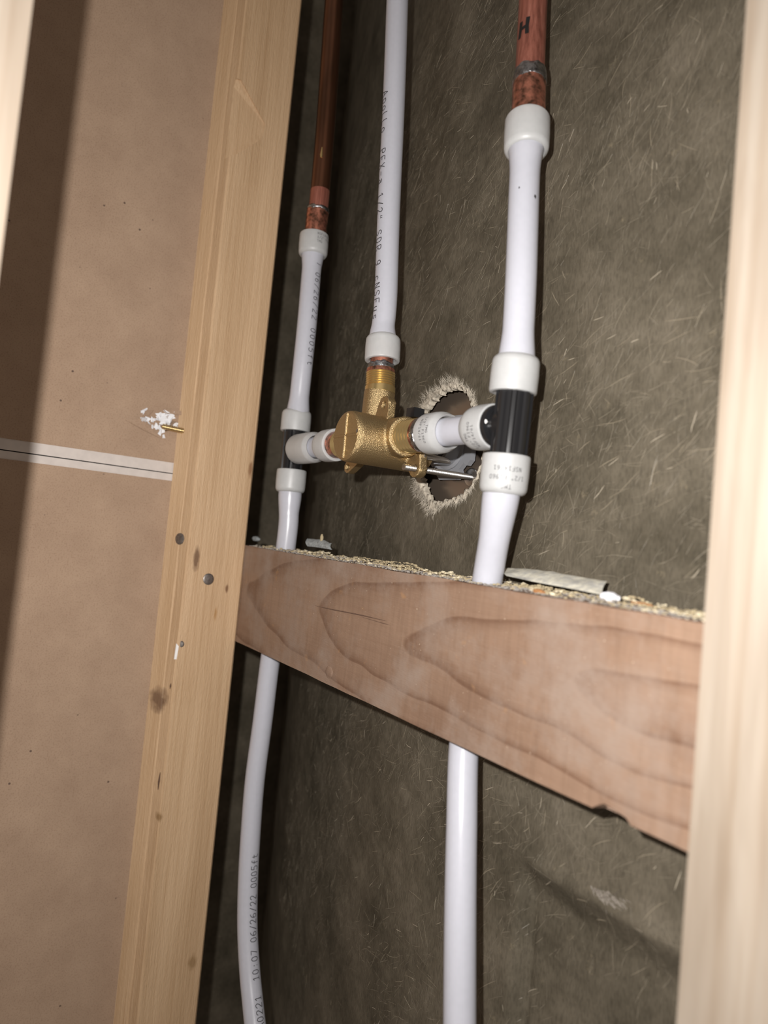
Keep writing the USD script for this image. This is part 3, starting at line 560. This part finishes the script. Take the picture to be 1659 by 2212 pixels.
R_OUT, R_LEN = 0.0120, 0.0190
def ring(p_fit, d, label, rot=None, length=R_LEN, text=None, soft=.0026):
    """p_fit: end at the fitting, d: direction from the fitting to the pipe"""
    L = length; ri = 0.0098
    pr = [(0.0090, .0006), (ri, 0), (R_OUT - .0012, 0), (R_OUT - .0003, .0003), (R_OUT, .0012), (R_OUT + .0001, L * .5), (R_OUT - .0001, L - soft * 1.35), (R_OUT - soft * .13, L - soft * .8), (R_OUT - soft * .42, L - soft * .32), (R_OUT - min(soft, .0022), L - .0001), (ri, L), (ri - .0006, L - .0008), (.0088, L - .003)]
    t = thing('expansion_ring', p_fit + d * L / 2, label, 'pipe ring')
    obj('collar', lathe(pr, p_fit, d, 64, closed=True), 'ring_white', t, smooth=45)
    if text:
        for words, surf, size in text: obj('printing', ink(words, size, surf, wid=.34), 'ink', t, 'small grey printed letters')
    return t
def pex(P, flare0, flare1, label, prints=()):
    """P: centre line. flare0 / flare1: how far from each end the pipe is stretched over a fitting (0 = not)"""
    P = np.asarray(P); s = arc(P); S = s[-1]; r = np.full(len(P), P_R)
    ss = lambda x: x * x * (3 - 2 * x)
    if flare0: r = np.maximum(r, P_R + .0014 * ss(np.clip(1 - (s - .013) / flare0, 0, 1)))
    if flare1: r = np.maximum(r, P_R + .0014 * ss(np.clip(1 - (S - s - .013) / flare1, 0, 1)))
    t = thing('white_pipe', P[-1] if P[-1][2] < P[0][2] else P[0], label, 'pipe')
    obj('tube', tube(P, r, 48), 'pex_white', t, smooth=50)
    for words, Q, s0, phi, flip, size, adv in prints:
        obj('printing', ink(words, size, cyl_along(Q, np.interp(0, [0], [P_R + .00002]), s0, phi, flip, size), adv=adv, wid=.30), 'ink', t, 'dark printed line of letters')
    return t
def solder_joint(c, d, r, h, seed):
    e = lathe([(r - .0012, -h * .4), (r + .0002, -h * .3), (r + .0006, 0), (r + .0003, h * .5), (r - .0001, h), (r - .0012, h * 1.02)], c, d, 48)
    v = e[0] + (meshkit.fbm(e[0] * 420, 3, seed) - .5)[:, None] * nrm(d) * .003; return v, e[1]

# ---- right riser
cu = spline([at_y(1175, -420, .268), at_y(1160, -150, .265), at_y(1152, 0, .2635), at_y(1149, 60, .263), at_y(1144, 175, .2600), at_y(1141, 250, .2580), at_y(1139, 275, .257)], 8)
def sub(P, a, b):                                                # part of a path between the arc lengths a and b
    s = arc(P); k = max(8, int((b - a) / .004)); q = np.linspace(a, b, k); return np.column_stack([np.interp(q, s, P[:, i]) for i in range(3)])
def s_at(P, py):                                                 # arc length where a path stands at height py of the view
    rel = P - CAM; yy = H / 2 - F_PX * (rel @ UP) / (rel @ FWD); o = np.argsort(yy); return float(np.interp(py, yy[o], arc(P)[o]))
e = s_at(cu, 182)
ct = thing('copper_pipe', cu[-1], 'reddish copper pipe marked with a black letter, above the right white pipe', 'pipe')
obj('tube', tube(sub(cu, 0, e + .004), .00795, 44), 'copper', ct, smooth=50)
obj('coupling', tube(sub(cu, e, arc(cu)[-1]), .00905, 44), 'bright_copper', ct, 'wider stub of brighter stained copper', smooth=50)
dcu = nrm(cu[-1] - cu[-8]); obj('solder_joint', solder_joint(sub(cu, e - .0008, e)[0], -dcu, .0088, .0065, 3), 'solder', ct, 'grey bead of solder', smooth=60)
phi = nrm(at_y(1119, 80, .25) - at_y(1149, 80, .263)); sH = s_at(cu, 80)
phiH = nrm(CAM - at_y(1149, 80, .263)) + .52 * nrm(-RIGHT)
hq = sub(cu, sH + .0052, sH + .01)
hs_ = cyl_round(hq[0], nrm(sub(cu, sH - .006, sH - .002)[0] - hq[0]), .00806, phiH)
obj('marker_letter', ink('h', .0098, lambda a, b: hs_(a * 1.05 - .0036, b), wid=.62), 'marker', ct, 'hand-drawn black letter H')
top_r = [at_y(1138.5, 262, .2565), at_y(1137, 300, .2555), at_y(1132.5, 400, .253), at_y(1129, 500, .251), at_y(1125.5, 600, .249), at_y(1120.5, 700, .248), at_y(1116, 770, .2475), at_y(1110.5, 845, .2475)]
TRP = spline(top_r, 10)
pex(TRP, .020, .020, 'thick straight white pipe between the marked copper pipe and the right black tee')
d = nrm(TRP[12] - TRP[0]); ring(at_y(1139.5, 260, .2573), d, 'white ring under the reddish marked copper pipe', length=.0205)
T_R = at_y(1105, 917, .2475)
up_r = nrm(at_y(1112.5, 818, .2475) - at_y(1091, 1012, .2475))
ring(at_y(1107.5, 848, .2475) - up_r * .0006, up_r, 'large white ring on top of the right black tee', length=.0188)
rdn = at_y(1095, 983, .2475)
txt = []
vdir = nrm(CAM - rdn)
for i, (w_, sh) in enumerate((('TMG', .0), ('1/2" F1960', .0), ('NSF14/61', .0))):
    sz = .0021; n_ = len(w_) * 5.2 * sz / 6
    cc = rdn - up_r * (.0155 - i * .0044); sf = cyl_round(cc, -up_r, R_OUT + .00012, vdir)
    txt.append((w_, (lambda sf, n_: (lambda a, b: sf(a - n_ / 2 - .001, b)))(sf, n_), sz))
ring(rdn, -up_r, 'white ring with upside-down print under the right black tee', length=.0198, text=txt)
pex(RL, .028, 0, 'right lower white pipe leaning into the blocking and running straight down', )
def smudge(parent, P, py, phi, r, seed):
    c = sub(P, s_at(P, py), s_at(P, py + 12)); t_ = nrm(c[-1] - c[0]); n0 = nrm(phi - t_ * np.dot(phi, t_)); sd = np.cross(t_, n0)
    m_ = trimesh.creation.icosphere(subdivisions=2); q = m_.vertices * (1 + 1.2 * (meshkit.fbm(m_.vertices * 2 + seed, 3) - .5))[:, None] * r
    obj('smudge', (c[0] + n0 * P_R + q[:, :1] * sd + q[:, 1:2] * t_ * 1.5 + q[:, 2:] * n0 * .12, m_.faces), 'ink', parent, 'small dark smudge', smooth=True)
vp = nrm(CAM - TRP[30]); smudge('/World/white_pipe', TRP, 440, vp + .75 * RIGHT, .0007, 1); smudge('/World/white_pipe', TRP, 425, vp - .3 * RIGHT, .0004, 4)
# ---- left riser
cl = spline([at_y(755, -420, .262), at_y(735, -150, .2615), at_y(722, 0, .261), at_y(705, 250, .2605), at_y(691, 420, .260), at_y(685, 470, .260), at_y(681, 510, .2598), at_y(679, 522, .2597)], 8)
e = s_at(cl, 456)
ct = thing('copper_pipe', cl[-1], 'dark brown copper pipe beside the pine stud, above the left white pipe', 'pipe')
obj('tube', tube(sub(cl, 0, s_at(cl, 415)), .00795, 44), 'dull_copper', ct, smooth=50)
obj('clean_end', tube(sub(cl, s_at(cl, 413), e + .004), .00798, 44), 'copper', ct, 'cleaned reddish end of the tube', smooth=50)
obj('coupling', tube(sub(cl, e, arc(cl)[-1]), .0090, 44), 'bright_copper', ct, 'wider stained copper stub', smooth=50)
dcl = nrm(cl[-1] - cl[-8]); obj('solder_joint', solder_joint(sub(cl, e - .0006, e)[0], -dcl, .0087, .0022, 9), 'solder', ct, 'thin grey solder line', smooth=60)
dr = sub(cl, s_at(cl, 352), s_at(cl, 330)); nv = nrm(CAM - dr[0]); nv = nrm(nv - nrm(dr[-1] - dr[0]) * np.dot(nv, nrm(dr[-1] - dr[0])))
obj('solder_drip', tube(dr + nv * .0078 - RIGHT * .0015, np.interp(np.linspace(0, 1, len(dr)), [0, .25, 1], [.0008, .0012, .0004]), 12), 'brass_bright', ct, 'tiny golden run of flux', smooth=50)
left_up = [at_y(678.5, 512, .2597), at_y(676, 545, .2597), at_y(671.5, 600, .259), at_y(664, 690, .2575), at_y(655, 780, .2572), at_y(646, 865, .258), at_y(640, 930, .2585)]
LUP = spline(left_up, 10)
sL = arc(LUP)
Lp = LUP; mid = LUP[30]
phi_r = nrm(nrm(CAM - mid) + 1.05 * RIGHT)
a0, a1 = s_at(LUP, 556), s_at(LUP, 795); tl = '10 06/26/22 0005ft'
pex(LUP, .016, .016, 'left upper white pipe with dated print, below the brown copper pipe', [(tl, LUP, a0, phi_r, 1, .0052, (a1 - a0) / len(tl) / (.0052 / 6))])
d = nrm(LUP[12] - LUP[0]); cr = at_y(679, 508, .2597)
smudge('/World/white_pipe_002', LUP, 562, nrm(CAM - mid) - .1 * RIGHT, .0008, 2)
txt = []
for i, w_ in enumerate(('NSF14/61', '1/2" F1960', 'TMG')):
    sz = .0019; sf = cyl_round(cr + d * (.0045 + i * .0032), -d, R_OUT + .0001, nrm(nrm(CAM - cr) + .2 * RIGHT)); txt.append((w_, sf, sz))
ring(cr, d, 'white ring with small print under the brown copper pipe', length=.0185, text=txt)
T_L = at_y(632, 972, .2585)
up_l = nrm(at_y(641, 905, .2585) - at_y(629, 1040, .2585))
ring(at_y(637.5, 933, .2585), up_l, 'small white ring on top of the left black tee', length=.0175)
ring(at_y(630.5, 1015, .2585), -up_l, 'small white ring under the left black tee', length=.0185)
a1 = s_at(LL, 1836); a0 = s_at(LL, 2225); tl = 'A0221  10:07 06/26/22 0005ft'
rev = LL[::-1]; S = arc(LL)[-1]; mp_ = LL[int(len(LL) * .7)]
b0, b1 = S - a0, S - a1
pex(LL, .018, 0, 'left lower white pipe with dated print bowing down past the pine stud', [(tl, rev, b0, nrm(nrm(CAM - mp_) + .75 * RIGHT), 1, .0054, (b1 - b0) / len(tl) / (.0054 / 6))])

# ---- tees
AX = nrm(T_R - T_L)                                             # line through both tees and the valve
def along(px):                                                   # point of that line in the column px of the view
    k = np.linspace(0, 1, 4001)[:, None]; P = T_L + (T_R - T_L) * k; rel = P - CAM
    xx = W / 2 + F_PX * (rel @ RIGHT) / (rel @ FWD); return P[np.argmin(np.abs(xx - px))]
def tee(c, up, br, top, bot, label):
    t = thing('tee_fitting', c, label, 'pipe fitting')
    prof = []
    n = 64; e1, e2, _ = frame(up); th = np.linspace(0, 2 * np.pi, n, endpoint=False); rib = .0082 + .0011 * (np.cos(th * 8) > .35)
    V = np.vstack([c + up * h + rib[:, None] * (np.cos(th)[:, None] * e1 + np.sin(th)[:, None] * e2) for h in (-bot, top)])
    j = np.arange(n); j2 = (j + 1) % n
    f = np.vstack([np.stack([j, j2, n + j2], 1), np.stack([j, n + j2, n + j], 1)])
    V = np.vstack([V, [c - up * bot], [c + up * top]]); f = np.vstack([f, np.stack([np.full(n, 2 * n), j2, j], 1), np.stack([np.full(n, 2 * n + 1), n + j, n + j2], 1)])
    obj('body', (V, f), 'black_plastic', t, smooth=25)
    obj('branch', lathe([(.0084, 0), (.0084, .0085), (.0106, .0087), (.0109, .0095), (.0109, .0118), (.0088, .012), (.0088, .030), (.006, .030), (0, .029)], c, br, 48), 'black_plastic', t, smooth=35)
    s = nrm(np.cross(up, br))
    for k in (1, -1):
        m = trimesh.creation.box((.0022, .0050, .0040)); R4 = np.column_stack([br, s, up]); obj('stop_tab', (m.vertices @ R4.T + c + br * .0086 + up * k * .0105, m.faces), 'black_plastic', t)
    return t
tee_r = tee(T_R, up_r, -AX, .030, .030, 'glossy black tee fitting in the right pipe, facing the brass valve')
tee_l = tee(T_L, up_l, AX, .022, .022, 'black tee fitting in the left pipe, partly hidden by white rings')
m = trimesh.creation.icosphere(subdivisions=3, radius=1.0); vv = m.vertices * (1 + .7 * (meshkit.fbm(m.vertices * 2.4, 3, 4) - .5))[:, None]
sp = T_R - AX * .0105; spn = nrm(CAM - sp)
# ---- horizontal branch rings and pipes
ring(T_R - AX * .0118, -AX, 'printed white ring on the side branch of the right black tee', length=.0190, soft=.0042)
ring(along(927), AX, 'white ring on the valve outlet facing the right tee', length=.0195, soft=.0048)
pex(np.linspace(along(927) + AX * .002, T_R - AX * .014, 24), 0, 0, 'short white pipe between two rings right of the brass valve')
ring(T_L + AX * .0118, AX, 'round white ring on the side branch of the left black tee', length=.0345, soft=.0045)
pv = along(727)
ring(pv, -AX, 'white ring on the left inlet of the brass valve', length=.0205, soft=.004)
pex(np.linspace(T_L + AX * .014, pv - AX * .002, 24), 0, 0, 'short white pipe mostly hidden between rings left of the brass valve')
for rp, px_ in (('/World/expansion_ring_006', 0),):
    pass

# ---- brass valve
VC = along(836)                                                 # where the axes cross
BY = np.array([0, 1.0, 0]); ZU = up_r * .5 + up_l * .5; ZU = nrm(ZU - BY * ZU.dot(BY)); 
VT = at_y(825, 748, .2600); ZV = nrm(at_y(838, 480, .2605) - VT)
vt = thing('shower_valve', VC - ZU * .03, 'brass shower valve body with threaded ports and a cross on its round back', 'valve')
def rod(p, q, r, n=40): return to_man(tube(np.array([p, q]), r, n))
r_in = along(871); r_end = along(917); l_in = along(760); l_end = along(716)
CAPC = at_y(748, 941, VC[1] - .0315)
cap_ax = nrm(np.array([0, 1.0, 0]))
# top port axis passes from the ring down to the centre
TOPB = at_y(820, 850, .2595); TOPN = nrm(VT - TOPB)
body = rod(CAPC + cap_ax * .0012, CAPC + cap_ax * .058, .0158, 64) + rod(l_in - AX * .004, r_in + AX * .004, .0125, 48) + rod(TOPB + TOPN * .001, at_y(811, 930, .2575), .0105, 48)
# web with a screw hole on the right of the top port, and its rounded end
wb = at_y(838, 876, .2575)
def ear(tip, root, r, yv, th):                                   # flat lug: hull of two discs, thickness th along y
    return Manifold.batch_hull([to_man(lathe([(0, -th / 2), (r, -th / 2), (r, th / 2), (0, th / 2)], np.array([tip[0], yv, tip[2]]), BY, 28)), to_man(lathe([(0, -th / 2), (r * 1.5, -th / 2), (r * 1.5, th / 2), (0, th / 2)], np.array([root[0], yv, root[2]]), BY, 28))])
YE = VC[1] + .004
e_top = at_y(837, 876, .2475); e_l = at_y(758, 1010, YE - .004); e_r = at_y(903, 1013, YE + .006)
for tip, r, yv, rt_ in ((e_top, .0056, .2475, at_y(826, 925, .2475)), (e_l, .0042, YE - .004, at_y(800, 975, YE)), (e_r, .0056, YE + .006, at_y(897, 975, YE + .006))):
    lug = ear(tip, rt_, r, yv, .0056)
    lug = lug - rod(np.array([tip[0], yv - .02, tip[2]]), np.array([tip[0], yv + .02, tip[2]]), .0021, 20)
    body = body + lug
body = body.refine_to_length(0.0016)
bv, bf, _ = meshkit.arrays(body)
bmesh = trimesh.Trimesh(bv, bf, process=True); b_was = np.array(bmesh.vertices); trimesh.smoothing.filter_taubin(bmesh, iterations=6)
b_far = np.linalg.norm(bmesh.vertices - b_was, axis=1) > 0.0009
bmesh.vertices = np.where(b_far[:, None], b_was, bmesh.vertices)
obj('body', bmesh, 'brass', vt, smooth=45)
# round back with a cast cross
obj('back_cap', lathe([(0, -.0006), (.0140, -.0006), (.0152, .0002), (.0156, .0012), (.0156, .003), (0, .003)], CAPC, cap_ax, 64), 'brass', vt, smooth=30)
for hv in (0, 1):
    e_ = nrm(ZU) if hv else np.array([1.0, 0, 0]); q = np.array([CAPC - e_ * .0138, CAPC + e_ * .0138]) + np.array([0, -.0004, 0])
    obj('cross_rib', tube(np.linspace(q[0], q[1], 8), .0012 if hv else .0009, 14), 'brass', vt, smooth=50)
m = trimesh.creation.icosphere(subdivisions=2, radius=.0022); obj('weld_drip', (m.vertices * (1, .8, 1.6) + CAPC + (.0128, .001, .002), m.faces), 'solder', vt, 'tiny shiny solder drip', smooth=True)
# threaded ports
def port(p0, p1, r):
    L = np.linalg.norm(p1 - p0); d_ = nrm(p1 - p0); k = 6; pr = [(r * .7, 0), (r, 0)]
    for i in range(k): pr += [(r, L * (i + .05) / k), (r - .0009, L * (i + .5) / k), (r, L * (i + .95) / k)]
    pr += [(r - .0006, L), (r * .6, L)]
    return lathe(pr, p0, d_, 56)
obj('threaded_port', port(r_in, along(911), .0104), 'brass_bright', vt, smooth=25)
obj('solder_joint', solder_joint(along(917), AX, .0102, .003, 5), 'solder', vt, 'silver solder', smooth=60)
obj('copper_collar', tube(np.array([along(910.5), along(917.5)]), .0104, 48), 'bright_copper', vt, 'reddish copper band', smooth=50)
obj('copper_stub', tube(np.array([along(911), along(934)]), .0088, 40), 'bright_copper', vt, smooth=50)
obj('threaded_port', port(l_in, along(740), .0104), 'brass_bright', vt, smooth=25)
obj('copper_stub', tube(np.array([along(741), along(716)]), .0098, 40), 'bright_copper', vt, smooth=50)
tp0, tp1 = at_y(820.5, 851, .2595), at_y(822, 808, .2597)
obj('threaded_port', cat_mesh([lathe([(.0085, -.001), (.0104, 0), (.0104, .0042), (.0098, .0046)], tp0, nrm(tp1 - tp0), 56), port(tp0 + nrm(tp1 - tp0) * .0045, tp1, .0101)]), 'brass_bright', vt, smooth=25)
obj('copper_collar', tube(np.array([tp1 - nrm(tp1 - tp0) * .0003, tp1 + nrm(tp1 - tp0) * .0026]), .0098, 48), 'bright_copper', vt, 'reddish copper band', smooth=50)
obj('solder_joint', solder_joint(tp1 + nrm(tp1 - tp0) * .0030, nrm(tp1 - tp0), .0088, .0036, 6), 'solder', vt, 'silver solder', smooth=60)
rt = at_y(825.5, 781, .2598); upm = nrm(at_y(835, 600, .2605) - rt)
obj('copper_stub', tube(np.array([tp1, rt + upm * .012]), .0077, 40), 'bright_copper', vt, smooth=50)
m = trimesh.creation.box((.0085, .008, .0060)); bp = at_y(897, 893, VC[1] + .012)
obj('black_stop', (m.vertices + bp, m.faces), 'black_plastic', vt, 'black plastic corner behind the right port')
# middle riser
MID = spline([at_y(826, 772, .2598), at_y(827, 715, .260), at_y(833.5, 640, .2603), at_y(840, 452, .2605), at_y(850.5, 226, .2605), at_y(858.5, 0, .260), at_y(866, -200, .2595), at_y(873, -420, .259)], 12)
rM = MID[::-1]; sm_ = arc(rM); tl = 'ApoLLo  PEX-a 1/2" SDR 9 cNSFus'
i0, i1 = s_at(rM, 207), s_at(rM, 702)
pm = MID[int(len(MID) * .45)]
ring(rt, upm, 'white ring on top of the brass valve', length=.0175)
pex(MID, .012, 0, 'middle white pipe with printed letters rising from the brass valve', [(tl, rM, i0, nrm(nrm(CAM - pm) - 1.15 * RIGHT), 1, .0056, (i1 - i0) / len(tl) / (.0056 / 6))])
# printing on the two rings right of the valve
def ring_print(path, c, axis, ph, lines, sz=.0019, gap=.0036):
    for i, w_ in enumerate(lines):
        sf = cyl_round(c + axis * (i * gap), axis, R_OUT + .00015, ph); L_ = len(w_) * 5.2 * sz / 6
        obj('printing', ink(w_, sz, (lambda sf, L_: (lambda a, b: sf(a - L_ / 2, b)))(sf, L_), wid=.34), 'ink', path, 'small grey printed letters')
RINGS = [p for p in ORIGIN if p.startswith('/World/expansion_ring') and p.count('/') == 2]
rb, rv = [p for p in RINGS if 'side branch of the right' in stage.GetPrimAtPath(p).GetCustomDataByKey('label')][0], [p for p in RINGS if 'valve outlet' in stage.GetPrimAtPath(p).GetCustomDataByKey('label')][0]
c_ = ORIGIN[rv]; ring_print(rv, c_ - AX * .0032, AX, nrm(nrm(CAM - c_) + np.array([0, 0, .15])), ('NSF14/61', '1/2" F1960', 'TMG')[:3], gap=.0034)
c_ = ORIGIN[rb]; ring_print(rb, c_ + AX * .0055, -AX, nrm(nrm(CAM - c_) - np.array([0, 0, .25])), ('NSF14/61', '1/2" F1960', 'TMG'), gap=.0030)
# white paint speck on the right tee's branch
ps = T_R - AX * .0078; 
cands = ps + nrm(np.cross(AX, up_r)) * 0 
vdp = nrm(CAM - ps); vdp = nrm(vdp - AX * vdp.dot(AX))
obj('paint_speck', cat_mesh([(vv * (.0016, .0010, .0013) + T_R - AX * .0115 + AX * .002 + vdp * .0098 + up_r * .003, m.faces if False else trimesh.creation.icosphere(subdivisions=3).faces)]), 'white_scuff', tee_r, 'white speck of paint', smooth=True)

# ---- mounting screws and what shows through the hole
def y_line(px, py, y0, px2, py2, y1): return at_y(px, py, y0), at_y(px2, py2, y1)
PLATE_Y = 0.311
b0 = at_y(873, 1013, e_r[1] - .014); b1 = np.array([e_r[0], PLATE_Y - .002, e_r[2]]); b0 = np.array([e_r[0], e_r[1] - .0105, e_r[2]])
b1 = at_y(1018, 1031, PLATE_Y - .001); dd = nrm(b1 - e_r); b0 = e_r - dd * .012
ms_ = thing('machine_screw', b0, 'long threaded steel screw through the lower brass lug', 'screw')
obj('shank', thread_rod(b0, b1, .0021, .0021, .0009, .0005), 'steel', ms_, smooth=50)
obj('washer', lathe([(.0022, 0), (.0052, 0), (.0062, .0006), (.0062, .0016), (.0022, .0016)], b1 - dd * .001, dd, 40, closed=True), 'steel', ms_, smooth=40)
c0, c1 = at_y(912, 984, .262), at_y(986, 999, PLATE_Y - .002)
obj('machine_screw', thread_rod(c0, c1, .0020, .0020, .0009, .0003), 'steel', None, 'second steel screw half hidden behind the brass valve, above the long one', 'screw', smooth=50)
pc = at_y(965, 962, PLATE_Y)
obj('cover_plate', lathe([(0, .0), (.040, .0), (.056, .0005), (.060, .003), (.058, .005), (0, .004)], pc, BY, 72), 'bronze_plate', None, 'brownish metal cover plate seen through the hole in the fibreglass', 'plate', smooth=30)
gt = thing('valve_sleeve', pc - BY * .006, 'grey plastic sleeve with a notched flange seen through the hole', 'valve sleeve')
gc = at_y(968, 966, .3005)
obj('sleeve', lathe([(.0105, -.010), (.0130, -.010), (.0130, .0), (.0150, .001), (.0150, .0075), (.0105, .0075)], gc, BY, 56, closed=True), 'grey_plastic', gt, smooth=35)
n = 8; th = np.arange(n) * 2 * np.pi / n + .39
pg = Polygon([(.0225 * math.cos(t), .0225 * math.sin(t)) for t in th]).buffer(.001).difference(Polygon([(.014 * math.cos(t), .014 * math.sin(t)) for t in np.linspace(0, 6.283, 40)]))
for t in (.75, 2.35, 3.93, 5.5): pg = pg.difference(Polygon([(.03 * math.cos(t + a) * r, .03 * math.sin(t + a) * r) for a, r in ((-.16, .62), (.16, .62), (.2, 1.1), (-.2, 1.1))]))
me_ = trimesh.creation.extrude_polygon(pg, .004, engine='earcut'); gv = me_.vertices
obj('flange', (np.column_stack([gv[:, 0], gv[:, 2], gv[:, 1]]) + gc + np.array([0, .002, 0]), me_.faces[:, ::-1]), 'grey_plastic', gt)

# ------------------------------------------------------------------ rubble on the blocking
plain('sawdust_tan', (0.40, 0.325, 0.20), 0.9); plain('sawdust_pale', (0.62, 0.54, 0.38), 0.9); plain('dust_grey', (0.33, 0.30, 0.27), 0.95); plain('chip_brown', (0.30, 0.14, 0.05), 0.9)
plain('peeled_paint', (0.62, 0.59, 0.49), 0.7, mottle=0.2, dark=(0.40, 0.39, 0.36), mscale=230, bump=.4, scale=300)
plain('white_foam', (0.74, 0.74, 0.78), 0.8, bump=.5, scale=500)
plain('grey_scrap', (0.36, 0.38, 0.38), 0.8, bump=.6, scale=700, mottle=.4, mscale=500)
ico = trimesh.creation.icosphere(subdivisions=0, radius=1.0)
def crumbs(n, seed, lo, hi, back=True, flat=.6):
    rg = np.random.default_rng(seed); ms = []
    while len(ms) < n:
        x = rg.uniform(X_STUD - .004, XB1 - .002); t = rg.beta(2.2, 1.1) if back else rg.beta(1, 2.2); y = Y_BLOCK + .0008 + t * (Y_BACK - Y_BLOCK - .0015)
        if any(np.hypot(x - q[0], y - q[1]) < .0088 for q in (at_y(616, 1180, .2595), at_y(1052, 1250, .2585))): continue
        s = rg.uniform(lo, hi) * (1 if rg.random() < .9 else 1.7)
        pile = meshkit.noise(np.array([[x * 70, y * 120, 0]]), seed)[0]
        R3 = trimesh.transformations.random_rotation_matrix(rg.random(3))[:3, :3]
        v = (ico.vertices * (1 + rg.uniform(-.35, .35, (12, 1)))) @ R3.T * np.array([1.2, 1, flat]) * s
        ms.append((v + (x, y, zt(x) + s * .35 + max(0, pile - .45) * .006 * t), ico.faces))
    return cat_mesh(ms)
obj('sawdust', crumbs(2600, 1, .0003, .0009), 'sawdust_tan', None, 'tan sawdust strewn along the top of the blocking', 'sawdust', kind='stuff')
obj('sawdust', crumbs(500, 2, .0004, .0011), 'sawdust_pale', None, 'pale cream crumbs among the sawdust on the blocking', 'crumbs', kind='stuff')
obj('dust', crumbs(2200, 3, .0003, .0008, back=False, flat=.35), 'dust_grey', None, 'fine grey dust along the front edge of the blocking top', 'dust', kind='stuff')
def top_pt(px, py, y): return at_y(px, py, y)
# peeled strip of paint lying at the back
def strip(pts_lo, pts_hi, y_lo, y_hi, th=.0012, seed=0):
    lo = spline([at_y(*p, y_lo) for p in pts_lo], 8); hi = spline([at_y(*p, y_hi) for p in pts_hi], 8); k = len(lo); rows = []
    for t in np.linspace(0, 1, 7):
        q = lo * (1 - t) + hi * t; q = q + np.column_stack([0 * t + np.zeros(k), -.0016 * math.sin(t * math.pi) + .0012 * (meshkit.fbm(q * 240, 3, seed) - .5), .0016 * (meshkit.fbm(q * 180, 3, seed + 4) - .5) * (t > .1)]); rows.append(q)
    V = np.vstack(rows); V2 = V + np.array([0, th, 0]); f = []
    for r in range(6):
        for i in range(k - 1):
            a = r * k + i; f += [(a, a + 1, a + k + 1), (a, a + k + 1, a + k)]
    f = np.array(f); m = trimesh.Trimesh(V, f, process=False); ed = np.sort(m.edges, 1); u_, iv, c_ = np.unique(ed, axis=0, return_inverse=True, return_counts=True); be = m.edges[c_[iv.ravel()] == 1]; nv_ = len(V)
    sd = np.vstack([np.column_stack([be[:, 1], be[:, 0], be[:, 0] + nv_]), np.column_stack([be[:, 1], be[:, 0] + nv_, be[:, 1] + nv_])])
    return np.vstack([V, V2]), np.vstack([f, f[:, ::-1] + nv_, sd])
obj('paint_strip', strip([(1094, 1244), (1160, 1258), (1240, 1273), (1298, 1285)], [(1092, 1228), (1150, 1229), (1235, 1243), (1308, 1256)], .262, .2745, seed=1), 'peeled_paint', None, 'long peeled strip of cream paint lying behind the right pipe on the blocking', 'paint strip', smooth=50)
m = trimesh.creation.icosphere(subdivisions=3, radius=1.0); vv = m.vertices; vv = np.sign(vv) * np.abs(vv) ** .7 * (1 + .5 * (meshkit.fbm(vv * 1.7, 3, 8) - .5))[:, None]
c = at_y(1317, 1290, .264)
obj('foam_chip', (vv * (.0042, .003, .0023) + c, m.faces), 'white_foam', None, 'small white lump at the right end of the peeled paint strip', 'chip', smooth=50)
obj('wood_chip', (vv * (.0030, .0016, .0012) + at_y(1164, 1278, .247), m.faces), 'chip_brown', None, 'small orange brown wood chip near the front edge of the blocking', 'wood chip', smooth=50)
obj('wood_chip', (vv * (.0052, .0010, .0009) + at_y(1385, 1305, .270), m.faces), 'chip_brown', None, 'thin brown splinter on the blocking near the right stud', 'wood chip', smooth=50)
obj('paper_scrap', strip([(664, 1180), (690, 1183), (714, 1187)], [(664, 1163), (690, 1166), (713, 1172)], .268, .271, th=.0015, seed=5), 'grey_scrap', None, 'torn grey scrap standing on the blocking beside the left pipe', 'scrap', smooth=50)
obj('wood_chip', (vv * (.0012, .001, .0028) + at_y(695, 1162, .2705), m.faces), 'sawdust_tan', None, 'curled tan shaving on top of the grey scrap', 'shaving', smooth=50)
obj('lint', (vv * (.006, .002, .0022) + at_y(553, 1164, .2715), m.faces), 'grey_scrap', None, 'tuft of grey lint on the blocking against the pine stud', 'lint', smooth=50)
print('planes', X_STUD, Y_SL, X_DRY, 'block h', TL[2] - BL[2], TR[2] - BR[2], 'T', T_L, T_R, 'VC', VC)
